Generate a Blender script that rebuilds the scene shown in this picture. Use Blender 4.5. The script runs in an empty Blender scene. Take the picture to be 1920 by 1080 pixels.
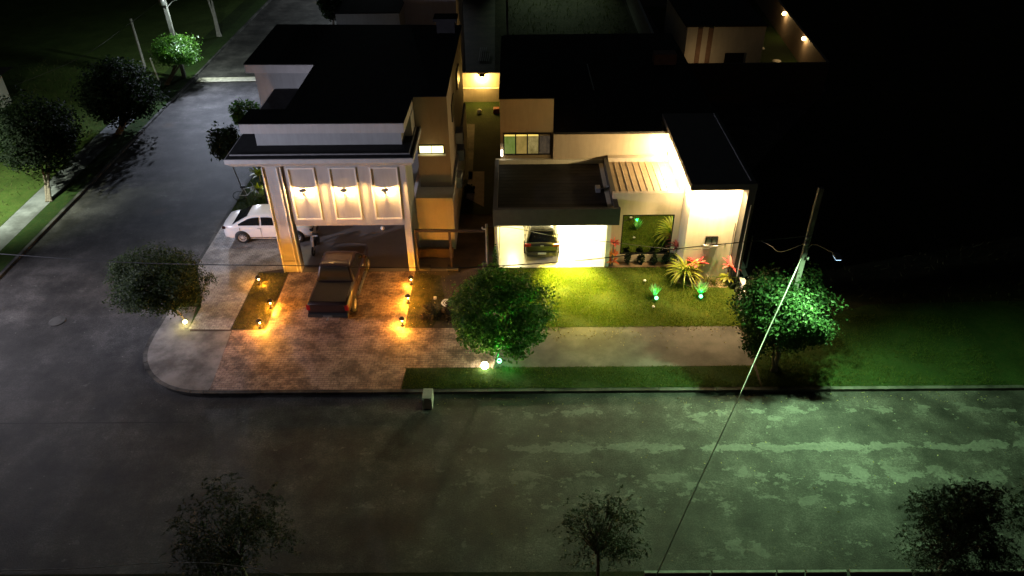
import bpy, bmesh, math, random
import numpy as np
from mathutils import Vector, Matrix, Euler
R = math.radians
S = bpy.context.scene
COL = S.collection

# ------------------------------------------------------------------ camera
def cam_axes(pitch, yaw, roll):
    f = Vector((-math.sin(yaw)*math.cos(pitch), math.cos(yaw)*math.cos(pitch), -math.sin(pitch)))
    r = Vector((math.cos(yaw), math.sin(yaw), 0)); u = r.cross(f)
    c, s = math.cos(roll), math.sin(roll)
    return r*c - u*s, u*c + r*s, f
cd = bpy.data.cameras.new('camera'); cam = bpy.data.objects.new('camera', cd); COL.objects.link(cam)
r_, u_, f_ = cam_axes(R(35.67), R(0.45), R(0.69))
M3 = Matrix((r_, u_, -f_)).transposed()
cam.matrix_world = Matrix.Translation((0, 0, 20)) @ M3.to_4x4()
cd.sensor_width = 36; cd.lens = 36*1400/1920; cd.clip_start = 0.1; cd.clip_end = 2000
S.camera = cam
# ------------------------------------------------------------------ night sky, moonlight, exposure
w = bpy.data.worlds.new('World'); S.world = w; w.use_nodes = True
nt = w.node_tree; bg = nt.nodes['Background']
sky = nt.nodes.new('ShaderNodeTexSky'); sky.sky_type = 'NISHITA'; sky.sun_disc = False
sky.sun_elevation = R(2); sky.sun_rotation = R(200)
nt.links.new(sky.outputs[0], bg.inputs[0]); bg.inputs[1].default_value = 0.009
sd = bpy.data.lights.new('moonlight', 'SUN'); sd.energy = 0.003; sd.angle = R(0.5); sd.color = (.75, .85, 1)
so = bpy.data.objects.new('moonlight', sd); so.rotation_euler = (R(50), 0, R(20)); COL.objects.link(so)
S.view_settings.view_transform = 'Standard'; S.view_settings.look = 'None'
S.view_settings.exposure = 0; S.view_settings.gamma = 1
S.cycles.max_bounces = 6; S.cycles.sample_clamp_indirect = 4; S.cycles.use_denoising = True
S.cycles.caustics_reflective = False; S.cycles.caustics_refractive = False

WARM = (1, .62, .2); AMBER = (1, .36, .03); CREAM = (1, .80, .42); GREEN = (.0, 1, .10)
LEDW = (.80, .95, 1.0); LEDG = (.54, 1.0, .46)
def point(loc, power, color, radius=.05, name='lamp_light'):
    d = bpy.data.lights.new(name, 'POINT'); d.energy = power; d.color = color; d.shadow_soft_size = radius
    o = bpy.data.objects.new(name, d); o.location = loc; COL.objects.link(o); return o
def spot(loc, target, power, color, angle=100, blend=.8, radius=.08, name='lamp_beam'):
    d = bpy.data.lights.new(name, 'SPOT'); d.energy = power; d.color = color; d.shadow_soft_size = radius
    d.spot_size = R(angle); d.spot_blend = blend
    o = bpy.data.objects.new(name, d); o.location = loc
    o.rotation_euler = (Vector(target)-Vector(loc)).to_track_quat('-Z', 'Y').to_euler(); COL.objects.link(o); return o

# ------------------------------------------------------------------ materials
MATS = {}
def new_mat(name):
    m = bpy.data.materials.new(name); m.use_nodes = True
    n = m.node_tree.nodes; b = n['Principled BSDF']; return m, n, m.node_tree.links, b
def coords(n, l, scale=(1, 1, 1)):
    t = n.new('ShaderNodeTexCoord'); mp = n.new('ShaderNodeMapping'); mp.inputs['Scale'].default_value = scale
    l.new(t.outputs['Object'], mp.inputs['Vector']); return mp.outputs['Vector']
def noise(n, l, vec, scale, detail=6, rough=.6):
    t = n.new('ShaderNodeTexNoise'); t.inputs['Scale'].default_value = scale
    t.inputs['Detail'].default_value = detail; t.inputs['Roughness'].default_value = rough
    if vec is not None: l.new(vec, t.inputs['Vector'])
    return t.outputs['Fac']
def ramp(n, l, fac, stops):
    r = n.new('ShaderNodeValToRGB'); e = r.color_ramp.elements
    while len(e) > 1: e.remove(e[-1])
    for i, (p, c) in enumerate(stops):
        x = e[0] if i == 0 else e.new(p)
        x.position = p; x.color = (*c, 1) if len(c) == 3 else c
    l.new(fac, r.inputs['Fac']); return r.outputs['Color']
def mixc(n, l, fac, a, b, mode='MIX'):
    m = n.new('ShaderNodeMix'); m.data_type = 'RGBA'; m.blend_type = mode
    for k, v in ((0, fac), (6, a), (7, b)):
        if isinstance(v, (int, float)): m.inputs[k].default_value = v
        elif isinstance(v, tuple): m.inputs[k].default_value = (*v, 1)
        else: l.new(v, m.inputs[k])
    return m.outputs[2]
def math_(n, l, op, a, b=None):
    m = n.new('ShaderNodeMath'); m.operation = op
    for k, v in ((0, a), (1, b)):
        if v is None: continue
        if isinstance(v, (int, float)): m.inputs[k].default_value = v
        else: l.new(v, m.inputs[k])
    return m.outputs[0]
def bump(n, l, b, h, strength=.3, dist=.02):
    x = n.new('ShaderNodeBump'); x.inputs['Strength'].default_value = strength; x.inputs['Distance'].default_value = dist
    l.new(h, x.inputs['Height']); l.new(x.outputs[0], b.inputs['Normal'])
def plain(name, color, rough=.6, metal=0., var=.25, scale=3., bmp=.15, spec=.5):
    """one real colour broken up by wear noise"""
    if name in MATS: return MATS[name]
    m, n, l, b = new_mat(name)
    v = coords(n, l); f = noise(n, l, v, scale, 8, .65)
    lo = tuple(c*(1-var) for c in color); hi = tuple(min(1, c*(1+var)) for c in color)
    l.new(ramp(n, l, f, [(.3, lo), (.7, hi)]), b.inputs['Base Color'])
    b.inputs['Roughness'].default_value = rough; b.inputs['Metallic'].default_value = metal
    b.inputs['Specular IOR Level'].default_value = spec
    if bmp: bump(n, l, b, noise(n, l, v, scale*12, 4), bmp, .01)
    MATS[name] = m; return m
def emit(name, color, strength):
    if name in MATS: return MATS[name]
    m, n, l, b = new_mat(name)
    b.inputs['Base Color'].default_value = (*color, 1)
    b.inputs['Emission Color'].default_value = (*color, 1); b.inputs['Emission Strength'].default_value = strength
    MATS[name] = m; return m
def wall_mat(name, color):
    """painted render with faint streaks running down and trowel texture"""
    m, n, l, b = new_mat(name)
    v = coords(n, l); vs = coords(n, l, (2.2, 2.2, .25))
    c = ramp(n, l, noise(n, l, v, 1.2, 8, .65), [(.3, tuple(x*.86 for x in color)), (.7, color)])
    st = ramp(n, l, noise(n, l, vs, 2.5, 6, .7), [(.35, (.80, .78, .75)), (.62, (1, 1, 1))])
    l.new(mixc(n, l, .5, c, st, 'MULTIPLY'), b.inputs['Base Color']); b.inputs['Roughness'].default_value = .75
    bump(n, l, b, noise(n, l, v, 60, 4), .12, .006); MATS[name] = m; return m
def leaf_mat(name, stops, rough=.38, trans=.0, spec=.5):
    """leaf colour varies from leaf to leaf"""
    m, n, l, b = new_mat(name)
    g = n.new('ShaderNodeNewGeometry')
    lc = ramp(n, l, g.outputs['Random Per Island'], stops); l.new(lc, b.inputs['Base Color'])
    # thin leaves let some light through
    tr = n.new('ShaderNodeBsdfTranslucent'); l.new(mixc(n, l, 1., lc, (1.5, 1.7, .9), 'MULTIPLY'), tr.inputs['Color'])
    ms = n.new('ShaderNodeMixShader'); ms.inputs[0].default_value = .38; l.new(b.outputs[0], ms.inputs[1]); l.new(tr.outputs[0], ms.inputs[2])
    l.new(ms.outputs[0], n['Material Output'].inputs['Surface'])
    b.inputs['Roughness'].default_value = rough; b.inputs['Specular IOR Level'].default_value = spec
    MATS[name] = m; return m
def grass_mat(name, lo, hi, dry, dry_amt=.5, sc=1.):
    m, n, l, b = new_mat(name)
    v = coords(n, l)
    fine = noise(n, l, v, 38*sc, 5, .75); mid = noise(n, l, v, 3.2*sc, 7, .7); big = noise(n, l, v, .55*sc, 5, .6)
    c = ramp(n, l, fine, [(.32, tuple(x*.45 for x in lo)), (.5, lo), (.66, hi)])
    d = ramp(n, l, mid, [(.5-.1*dry_amt, (0, 0, 0)), (.72, (1, 1, 1))])
    d2 = mixc(n, l, math_(n, l, 'MULTIPLY', d, dry_amt), c, dry)
    bd = ramp(n, l, big, [(.35, (.62, .66, .6)), (.62, (1, 1, 1))])
    l.new(mixc(n, l, 1., d2, bd, 'MULTIPLY'), b.inputs['Base Color'])
    b.inputs['Roughness'].default_value = .9; b.inputs['Specular IOR Level'].default_value = .15
    bump(n, l, b, noise(n, l, v, 55*sc, 4, .8), .9, .05); MATS[name] = m; return m

def road_material():
    m, n, l, b = new_mat('asphalt')
    v = coords(n, l); base = noise(n, l, v, .55, 11, .72); fine = noise(n, l, v, 16, 6, .8)
    c = ramp(n, l, base, [(.36, (.020, .019, .019)), (.5, (.052, .049, .047)), (.62, (.098, .092, .088))])
    sp = ramp(n, l, fine, [(.32, (.35, .35, .35)), (.52, (1, 1, 1)), (.68, (2.0, 2.0, 2.0))])
    c = mixc(n, l, 1., c, sp, 'MULTIPLY')
    # worn concrete-grey patches, gathered in bands that run along the front street
    sx = n.new('ShaderNodeSeparateXYZ'); l.new(v, sx.inputs[0]); Y = sx.outputs['Y']; X = sx.outputs['X']
    vp = coords(n, l, (.80, 1.25, 1))
    pn = math_(n, l, 'ADD', math_(n, l, 'MULTIPLY', noise(n, l, vp, 2.1, 9, .66), .72), math_(n, l, 'MULTIPLY', noise(n, l, v, .55, 3, .5), .28))
    def band(y0, wd, amp):
        d = math_(n, l, 'ABSOLUTE', math_(n, l, 'SUBTRACT', math_(n, l, 'ADD', Y, math_(n, l, 'MULTIPLY', noise(n, l, coords(n, l, (.35, .1, 1)), 1., 2), .5)), y0+.25))
        k = math_(n, l, 'MAXIMUM', math_(n, l, 'SUBTRACT', 1, math_(n, l, 'DIVIDE', d, wd)), 0)
        return math_(n, l, 'MULTIPLY', k, amp)
    bb = band(18.25, .38, .20)
    for q in ((16.9, .75, .115), (15.9, .7, .10), (20.0, .7, .10), (14.2, .8, .075), (19.2, .5, .04)): bb = math_(n, l, 'ADD', bb, band(*q))
    side = ramp(n, l, math_(n, l, 'ADD', math_(n, l, 'MULTIPLY', X, .05), .75), [(.0, (0, 0, 0)), (.55, (.25, .25, .25)), (.85, (1, 1, 1))])
    bb = math_(n, l, 'MULTIPLY', bb, side)
    t = math_(n, l, 'ADD', pn, bb)
    t = math_(n, l, 'ADD', t, math_(n, l, 'MULTIPLY', math_(n, l, 'SUBTRACT', noise(n, l, v, 7, 6, .7), .5), .16))
    mask = ramp(n, l, t, [(.612, (0, 0, 0)), (.636, (1, 1, 1))])
    pc = ramp(n, l, noise(n, l, v, 9, 6, .7), [(.3, (.09, .09, .085)), (.7, (.165, .162, .15))])
    c = mixc(n, l, mask, c, pc)
    # grey dust film and long dark tyre stains
    vd = coords(n, l, (.10, .6, 1)); dk = ramp(n, l, noise(n, l, vd, 1.3, 6, .6), [(.36, (.58, .57, .56)), (.6, (1, 1, 1))])
    c = mixc(n, l, .8, c, dk, 'MULTIPLY')
    # small litter specks
    vo = n.new('ShaderNodeTexVoronoi'); vo.inputs['Scale'].default_value = 1.7; l.new(v, vo.inputs['Vector'])
    sm = ramp(n, l, vo.outputs['Distance'], [(.035, (1, 1, 1)), (.05, (0, 0, 0))])
    c = mixc(n, l, math_(n, l, 'MULTIPLY', sm, .7), c, (.23, .23, .20))
    # oil-brown spots
    vo2 = n.new('ShaderNodeTexVoronoi'); vo2.inputs['Scale'].default_value = .22; l.new(v, vo2.inputs['Vector'])
    sm2 = ramp(n, l, math_(n, l, 'ADD', vo2.outputs['Distance'], math_(n, l, 'MULTIPLY', noise(n, l, v, 6), .12)), [(.10, (1, 1, 1)), (.2, (0, 0, 0))])
    c = mixc(n, l, math_(n, l, 'MULTIPLY', sm2, .25), c, (.16, .10, .04))
    # joint between two asphalt lays
    jy = math_(n, l, 'ADD', Y, math_(n, l, 'MULTIPLY', noise(n, l, v, 1.5), .10))
    jd = ramp(n, l, math_(n, l, 'ABSOLUTE', math_(n, l, 'SUBTRACT', jy, 19.68)), [(.018, (1, 1, 1)), (.04, (0, 0, 0))])
    jx = ramp(n, l, math_(n, l, 'MULTIPLY', math_(n, l, 'ADD', X, 12), -.2), [(.0, (0, 0, 0)), (.1, (1, 1, 1))])
    c = mixc(n, l, math_(n, l, 'MULTIPLY', jd, jx), c, (.012, .012, .012))
    l.new(c, b.inputs['Base Color'])
    l.new(ramp(n, l, fine, [(.3, (.52, .52, .52)), (.7, (.72, .72, .72))]), b.inputs['Roughness'])
    b.inputs['Specular IOR Level'].default_value = .25
    bump(n, l, b, noise(n, l, v, 22, 6, .85), .8, .03); return m
def concrete_mat(name, lo, hi, stain=(.3, .28, .25), amt=.6):
    m, n, l, b = new_mat(name); v = coords(n, l)
    c = ramp(n, l, noise(n, l, v, .9, 9, .68), [(.3, lo), (.68, hi)])
    st = ramp(n, l, noise(n, l, v, .45, 7, .62), [(.40, stain), (.58, (1, 1, 1))])
    c = mixc(n, l, amt, c, st, 'MULTIPLY')
    sp = ramp(n, l, noise(n, l, v, 45, 4, .75), [(.3, (.75, .75, .75)), (.6, (1, 1, 1))])
    l.new(mixc(n, l, 1., c, sp, 'MULTIPLY'), b.inputs['Base Color']); b.inputs['Roughness'].default_value = .8
    bump(n, l, b, noise(n, l, v, 30, 5, .75), .35, .012); MATS[name] = m; return m
def brick_mat(name, c1, c2, mortar, bw=.24, rh=.12, stain=.85):
    m, n, l, b = new_mat(name); v = coords(n, l)
    t = n.new('ShaderNodeTexBrick'); l.new(v, t.inputs['Vector'])
    t.inputs['Scale'].default_value = 1; t.inputs['Brick Width'].default_value = bw; t.inputs['Row Height'].default_value = rh
    t.inputs['Mortar Size'].default_value = .009; t.inputs['Mortar Smooth'].default_value = .3; t.inputs['Bias'].default_value = -.15
    t.inputs['Color1'].default_value = (*c1, 1); t.inputs['Color2'].default_value = (*c2, 1); t.inputs['Mortar'].default_value = (*mortar, 1)
    st = ramp(n, l, noise(n, l, v, 1.1, 10, .76), [(.40, (.13, .10, .085)), (.47, (.45, .40, .37)), (.53, (.95, .93, .9)), (.62, (1.1, 1.1, 1.1))])
    c = mixc(n, l, stain, t.outputs['Color'], st, 'MULTIPLY')
    fs = ramp(n, l, noise(n, l, v, 20, 4, .7), [(.3, (.6, .6, .6)), (.6, (1, 1, 1))])
    l.new(mixc(n, l, .8, c, fs, 'MULTIPLY'), b.inputs['Base Color']); l.new(ramp(n, l, noise(n, l, v, 1.8, 6, .7), [(.35, (.30, .30, .30)), (.62, (.70, .70, .70))]), b.inputs['Roughness'])
    b.inputs['Specular IOR Level'].default_value = .5
    h = math_(n, l, 'SUBTRACT', noise(n, l, v, 9, 4), t.outputs['Fac'])
    bump(n, l, b, h, .7, .012); MATS[name] = m; return m

ASPHALT = road_material()
CONC = concrete_mat('pavement_concrete', (.062, .056, .050), (.120, .106, .094), amt=.8)
CONC_D = concrete_mat('stained_concrete', (.13, .125, .12), (.28, .265, .25), (.38, .35, .32), .8)
KERB = concrete_mat('kerb_concrete', (.035, .035, .032), (.12, .115, .108), (.10, .10, .09), .95)
BRICK = brick_mat('paving_brick', (.40, .29, .235), (.26, .165, .125), (.06, .045, .04))
PALE_BRICK = brick_mat('pale_paver', (.40, .37, .33), (.30, .28, .25), (.11, .10, .09), .22, .11, .6)
SOIL = concrete_mat('bare_soil', (.030, .020, .014), (.085, .055, .036), (.4, .35, .3), .8)
GRASS = grass_mat('front_lawn_grass', (.052, .085, .007), (.110, .158, .014), (.16, .135, .016), .45)
GRASS_V = grass_mat('verge_grass', (.022, .055, .010), (.055, .088, .022), (.07, .07, .02), .5)
GRASS_D = grass_mat('worn_grass', (.030, .034, .012), (.07, .07, .022), (.10, .075, .035), 1.0)
FIELD = grass_mat('field_grass', (.016, .022, .008), (.035, .045, .014), (.055, .045, .022), .8, .6)
TURF = grass_mat('dark_turf', (.020, .040, .008), (.045, .075, .015), (.05, .05, .015), .3)
WHITE = wall_mat('white_render', (.70, .69, .66))
GREY = wall_mat('grey_render', (.46, .45, .44))
BEIGE = wall_mat('beige_render', (.62, .56, .46))
DARKW = plain('graphite_paint', (.028, .027, .026), .6)
ROOF = plain('dark_roof_sheet', (.012, .012, .013), .7, var=.5, scale=1.2, spec=.2)
ROOF2 = plain('roof_membrane', (.018, .018, .020), .75, var=.4, spec=.2)
FRAME = plain('dark_metal', (.02, .018, .017), .4, .6)
IRON = plain('black_iron', (.015, .014, .014), .45, .5)
WOOD = plain('brown_timber', (.020, .009, .006), .65, var=.4, scale=6)
METAL = plain('grey_metal', (.35, .35, .36), .45, .6)
CREAMW = plain('cream_moulding', (.72, .70, .66), .6, var=.08)
WIRE = plain('black_cable', (.02, .02, .02), .5)
STEEL = plain('bright_steel', (.36, .36, .35), .5, .2, var=.4, scale=14)
BARK = plain('bark', (.16, .13, .10), .9, var=.4, scale=8, bmp=.6)
TYRE = plain('tyre_rubber', (.018, .018, .018), .8)
RIM = plain('alloy_rim', (.50, .50, .51), .35, .15, var=.1)
GLASS = plain('dark_glass', (.010, .011, .012), .06, 0, var=.1, bmp=0, spec=.8)
REDL = plain('red_tail_lens', (.28, .010, .009), .25, var=.1, bmp=0)
PLASTIC = plain('black_plastic', (.02, .02, .02), .5)
POLE = concrete_mat('pole_concrete', (.11, .11, .105), (.20, .20, .19))

# ------------------------------------------------------------------ geometry helpers
def box(bm, x0, x1, y0, y1, z0, z1, bev=0.):
    r = bmesh.ops.create_cube(bm, size=1)['verts']
    for v in r:
        v.co = Vector(((x0+x1)/2+v.co.x*(x1-x0), (y0+y1)/2+v.co.y*(y1-y0), (z0+z1)/2+v.co.z*(z1-z0)))
    if bev:
        es = list({e for v in r for e in v.link_edges})
        bmesh.ops.bevel(bm, geom=es, offset=bev, segments=2, affect='EDGES', profile=.6)
def obox(bm, p0, p1, wd, ht, roll=0.):
    """bar of width wd and height ht from p0 to p1"""
    a, b = Vector(p0), Vector(p1); d = b-a; q = d.to_track_quat('Z', 'Y').to_matrix().to_4x4()
    r = bmesh.ops.create_cube(bm, size=1)['verts']
    Mx = Matrix.Translation((a+b)/2) @ q @ Matrix.Rotation(roll, 4, 'Z') @ Matrix.Diagonal((wd, ht, d.length, 1))
    for v in r: v.co = Mx @ v.co
def prism(bm, pts, z0, z1):
    a = [bm.verts.new((x, y, z0)) for x, y in pts]; b = [bm.verts.new((x, y, z1)) for x, y in pts]; k = len(pts)
    bm.faces.new(b); bm.faces.new(a[::-1])
    for i in range(k): bm.faces.new((a[i], a[(i+1) % k], b[(i+1) % k], b[i]))
    bmesh.ops.recalc_face_normals(bm, faces=bm.faces[:])
def sheet(bm, pts, z):
    f = bm.faces.new([bm.verts.new((x, y, z)) for x, y in pts]); f.normal_update()
    if f.normal.z < 0: f.normal_flip()
def quad(bm, *p): bm.faces.new([bm.verts.new(q) for q in p])
def tube(bm, pts, rad, seg=8, cap=True):
    pts = [Vector(p) for p in pts]; n = len(pts)
    rads = rad if isinstance(rad, (list, tuple)) else [rad]*n
    rings = []; ref = Vector((0, 0, 1))
    for i, p in enumerate(pts):
        d = (pts[min(i+1, n-1)]-pts[max(i-1, 0)]).normalized()
        if abs(d.dot(ref)) > .95: ref = Vector((1, 0, 0)) if abs(d.x) < .9 else Vector((0, 1, 0))
        a = d.cross(ref).normalized(); b = d.cross(a)
        rings.append([bm.verts.new(p+(a*math.cos(t)+b*math.sin(t))*rads[i]) for t in [2*math.pi*k/seg for k in range(seg)]])
    for i in range(n-1):
        for k in range(seg):
            f = bm.faces.new((rings[i][k], rings[i][(k+1) % seg], rings[i+1][(k+1) % seg], rings[i+1][k])); f.smooth = True
    if cap:
        bm.faces.new(rings[0]); bm.faces.new(rings[-1][::-1])
def lathe(bm, prof, c, axis='Z', seg=20, cap=True):
    """prof: list of (radius, height)"""
    rings = []
    for rr, h in prof:
        ring = []
        for k in range(seg):
            t = 2*math.pi*k/seg; x, y = rr*math.cos(t), rr*math.sin(t)
            p = {'Z': (x, y, h), 'X': (h, x, y), 'Y': (x, h, y)}[axis]
            ring.append(bm.verts.new(Vector(c)+Vector(p)))
        rings.append(ring)
    for i in range(len(rings)-1):
        for k in range(seg):
            f = bm.faces.new((rings[i][k], rings[i][(k+1) % seg], rings[i+1][(k+1) % seg], rings[i+1][k])); f.smooth = True
    for rg in (rings[0], rings[-1]) if cap else ():
        try: bm.faces.new(rg)
        except ValueError: pass
    bmesh.ops.recalc_face_normals(bm, faces=bm.faces[:])
def ball(bm, c, r, sub=2, sc=(1, 1, 1)):
    vs = bmesh.ops.create_icosphere(bm, subdivisions=sub, radius=1)['verts']
    for v in vs:
        v.co = Vector(c)+Vector((v.co.x*r*sc[0], v.co.y*r*sc[1], v.co.z*r*sc[2]))
        for f in v.link_faces: f.smooth = True
BASE = {}
def tag(o, label=None, cat=None, group=None, kind=None):
    for k, v in (('label', label), ('category', cat), ('group', group), ('kind', kind)):
        if v: o[k] = v
    return o
def obj(name, bm, mat, parent=None, label=None, cat=None, group=None, kind=None, base=None, rot=None):
    """link bm (world coordinates) as ONE mesh object; vertices are stored relative to the parent's base"""
    me = bpy.data.meshes.new(name); bm.to_mesh(me); bm.free(); me.materials.append(mat)
    o = bpy.data.objects.new(name, me); COL.objects.link(o)
    off = BASE.get(parent.name, Vector((0, 0, 0))) if parent else Vector(base or (0, 0, 0))
    if off.length: me.transform(Matrix.Translation(-off))
    if parent: o.parent = parent; BASE[o.name] = off
    else: o.location = off; BASE[o.name] = off
    return tag(o, label, cat, group, kind)
def empty(name, loc, label, cat, group=None, rz=0):
    o = bpy.data.objects.new(name, None); COL.objects.link(o); o.location = loc; o.rotation_euler.z = rz
    BASE[o.name] = Vector(loc) if not rz else Vector((0, 0, 0)); o.empty_display_size = .2
    return tag(o, label, cat, group)
def local(name, bm, mat, parent, label=None):
    """part whose mesh is already in its parent's own coordinates"""
    me = bpy.data.meshes.new(name); bm.to_mesh(me); bm.free(); me.materials.append(mat)
    o = bpy.data.objects.new(name, me); COL.objects.link(o); o.parent = parent; BASE[o.name] = Vector((0, 0, 0))
    if label: o['label'] = label
    return o
def copy_tree(o, parent=None):
    c = o.copy(); COL.objects.link(c)
    if parent: c.parent = parent
    for ch in list(o.children): copy_tree(ch, c)
    return c
def B(*boxes, bev=0.):
    bm = bmesh.new()
    for b in boxes: box(bm, *b, bev=bev)
    return bm

# ================================================================== THE SETTING
bm = bmesh.new(); sheet(bm, [(-400, -150), (400, -150), (400, 700), (-400, 700)], -.30); obj('ground', bm, FIELD, kind='structure')
bm = bmesh.new(); sheet(bm, [(-120, 13.25), (-24.57, 13.25), (120, 13.25), (120, 21.05), (-12.2, 21.05), (-13.8, 21.58), (-15.0, 22.5), (-15.6, 24.0), (-15.6, 160), (-24.57, 160), (-24.57, 26), (-25.2, 22.6), (-27, 21.05), (-120, 21.05)], -.13)
obj('road', bm, ASPHALT, kind='structure')
# the raised block the houses stand on, with a kerb round it
CORNER = [(-15.56, 160), (-15.56, 26.2)] + [(-12.2+3.36*math.cos(t), 24.4+3.36*math.sin(t)) for t in [math.pi+.01+(math.pi/2)*k/10 for k in range(11)]] + [(120, 21.04)]
def offset(path, d):
    out = []
    for i, p in enumerate(path):
        a = Vector(path[max(i-1, 0)]); b = Vector(path[min(i+1, len(path)-1)]); t = (b-a).normalized()
        out.append((p[0]-t.y*d, p[1]+t.x*d))
    return out
INNER = offset(CORNER, .16)
bm = bmesh.new(); prism(bm, INNER+[(120, 160)], -.3, -.004); obj('lot', bm, SOIL, kind='structure')
bm = bmesh.new()
for i in range(len(CORNER)-1):
    a, b_, c, d = CORNER[i], CORNER[i+1], INNER[i+1], INNER[i]
    n_ = max(1, int(min((Vector(a)-Vector(b_)).length, 60)/1.0)) if (Vector(a)-Vector(b_)).length > 2 else 1
    for k in range(n_):
        L_ = lambda p, q, t: (p[0]+(q[0]-p[0])*t, p[1]+(q[1]-p[1])*t)
        Lg = (Vector(a)-Vector(b_)).length; e = .008/max(Lg/n_, .3)
        t0, t1 = (k+e)/n_, (k+1-e)/n_
        zz = .0+random.Random(i*97+k).uniform(-.006, .006)
        prism(bm, [L_(a, b_, t0), L_(a, b_, t1), L_(d, c, t1), L_(d, c, t0)], -.2, zz)
obj('kerb', bm, KERB, kind='structure')
# pavings and grass, each a sheet a few millimetres above the one below
def lay(name, pts, z, mat, kind='structure', label=None):
    bm = bmesh.new(); sheet(bm, pts, z); return obj(name, bm, mat, kind=kind)
lay('corner_pavement', [(-15.40, 26.6), (-15.40, 24.6)]+[p for p in INNER[3:-2]]+[(-12.0, 21.2), (-11.95, 21.4), (-12.22, 24.85), (-14.0, 24.85), (-14.35, 26.6)], 0, CONC_D)
lay('brick_driveway', [(-11.95, 21.2), (-4.55, 21.2), (-4.45, 22.42), (-.95, 22.42), (-1.0, 24.95), (-4.82, 24.95), (-4.82, 29.28), (-10.82, 29.28), (-10.75, 24.9), (-12.2, 24.9)], .004, BRICK)
lay('pale_driveway', [(-14.1, 25.0), (-12.3, 24.95), (-12.28, 29.3), (-11.0, 29.6), (-11.0, 34.4), (-15.40, 34.4), (-15.40, 29.9), (-14.3, 27.2)], .004, PALE_BRICK)
lay('lawn_island', [(-12.27, 24.95), (-10.8, 24.95), (-10.88, 29.25), (-12.25, 29.25)], .010, GRASS_D)
lay('tree_bed', [(-15.4, 29.8), (-15.4, 26.62), (-14.1, 26.62), (-14.1, 25.1), (-14.35, 27.2)], .008, GRASS_V)
lay('side_lawn', [(-15.4, 34.42), (-12.45, 34.42), (-12.45, 60), (-15.4, 60)], .006, GRASS_V)
lay('sidewalk', [(-.94, 22.42), (9.42, 22.42), (9.42, 24.95), (-.99, 24.95)], .005, CONC)
lay('grass_strip', [(-4.5, 21.2), (9.4, 21.2), (9.4, 22.40), (-4.42, 22.40)], .009, GRASS_V)
lay('front_lawn', [(-.85, 24.97), (9.7, 24.97), (10.2, 29.4), (8.3, 29.4), (-.85, 29.5)], .010, GRASS)
lay('side_soil', [(-4.80, 24.97), (-.87, 24.97), (-.87, 29.6), (-1.0, 33.2), (-3.0, 33.2), (-4.80, 31.0)], .006, SOIL)
bm = bmesh.new(); sheet(bm, [(-4.82, 24.98), (-3.6, 25.0), (-3.2, 26.8), (-3.6, 28.9), (-4.82, 29.2)], .011); obj('worn_lawn', bm, GRASS_D, kind='structure')
lay('open_lot', [(9.44, 21.2), (60, 21.2), (60, 26.0), (22, 26.6), (15.5, 26.4), (12.5, 25.2), (9.74, 25.0)], .006, GRASS_V)
lay('field', [(11.4, 24.6), (15.6, 26.35), (22, 26.55), (90, 25.9), (90, 150), (24, 150), (22.4, 52), (11.4, 36)], .002, FIELD)
lay('garage_floor', [(-11.0, 29.3), (-3.2, 29.3), (-3.2, 36), (-11.0, 36)], .008, plain('garage_floor_tile', (.13, .12, .115), .35, var=.2, scale=.8))
lay('passage_lawn', [(-3.0, 34.6), (-.8, 34.6), (-.8, 50.5), (-3.7, 50.5), (-3.3, 43)], .012, TURF)
lay('passage_path', [(-3.05, 38.6), (-2.5, 38.6), (-2.7, 46.5), (-3.2, 46.5)], .016, CONC)
lay('passage_slab', [(-2.75, 36.4), (-1.75, 35.4), (-1.85, 39.6), (-2.75, 39.6)], .016, plain('pink_slab', (.42, .33, .27), .8, var=.2))
lay('back_lot', [(-1.5, 52), (10.6, 52), (10.9, 110), (-2.5, 110)], .004, GRASS_D)
lay('neighbour_yard', [(12.6, 51.5), (21.8, 51.5), (23.6, 74), (12.6, 74)], .008, TURF)
# far side of the side street
bm = bmesh.new(); prism(bm, [(-24.75, 160), (-24.75, 26), (-25.3, 22.8), (-27, 21.2), (-130, 21.2), (-130, 160)], -.3, -.004); obj('west_ground', bm, TURF, kind='structure')
bm = bmesh.new()
for k in range(120):
    zz = random.Random(k).uniform(-.006, .006); prism(bm, [(-24.74, 25+k+.01), (-24.57, 25+k+.01), (-24.57, 26+k-.01), (-24.74, 26+k-.01)], -.2, .005+zz)
obj('west_kerb', bm, KERB, kind='structure')
lay('west_verge', [(-24.76, 160), (-24.76, 26), (-25.75, 26), (-25.85, 50), (-25.85, 160)], .004, GRASS_V)
lay('west_path', [(-25.77, 26), (-27.0, 26), (-27.3, 50), (-25.87, 50)], .002, concrete_mat('path_concrete', (.10, .11, .115), (.19, .20, .205)))
lay('west_lawn', [(-27.02, 24), (-70, 24), (-70, 90), (-27.0, 90), (-27.32, 50)], .004, grass_mat('west_lawn_grass', (.04, .075, .012), (.09, .15, .03), (.10, .10, .03), .5))
bm = bmesh.new(); prism(bm, [(-24.2, 55.0), (-16.4, 55.2), (-16.4, 56.1), (-24.2, 55.9)], -.125, -.06); obj('speed_hump', bm, plain('pale_hump_paint', (.50, .47, .38), .8, var=.35), kind='structure')
# drain cover in the street
bm = bmesh.new(); lathe(bm, [(.36, -.128), (.36, -.118), (.30, -.116), (.0, -.116)], (-20.2, 25.8, 0)); obj('manhole_cover', bm, KERB, label='round manhole cover lying in the dark asphalt of the side street', cat='manhole')

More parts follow.
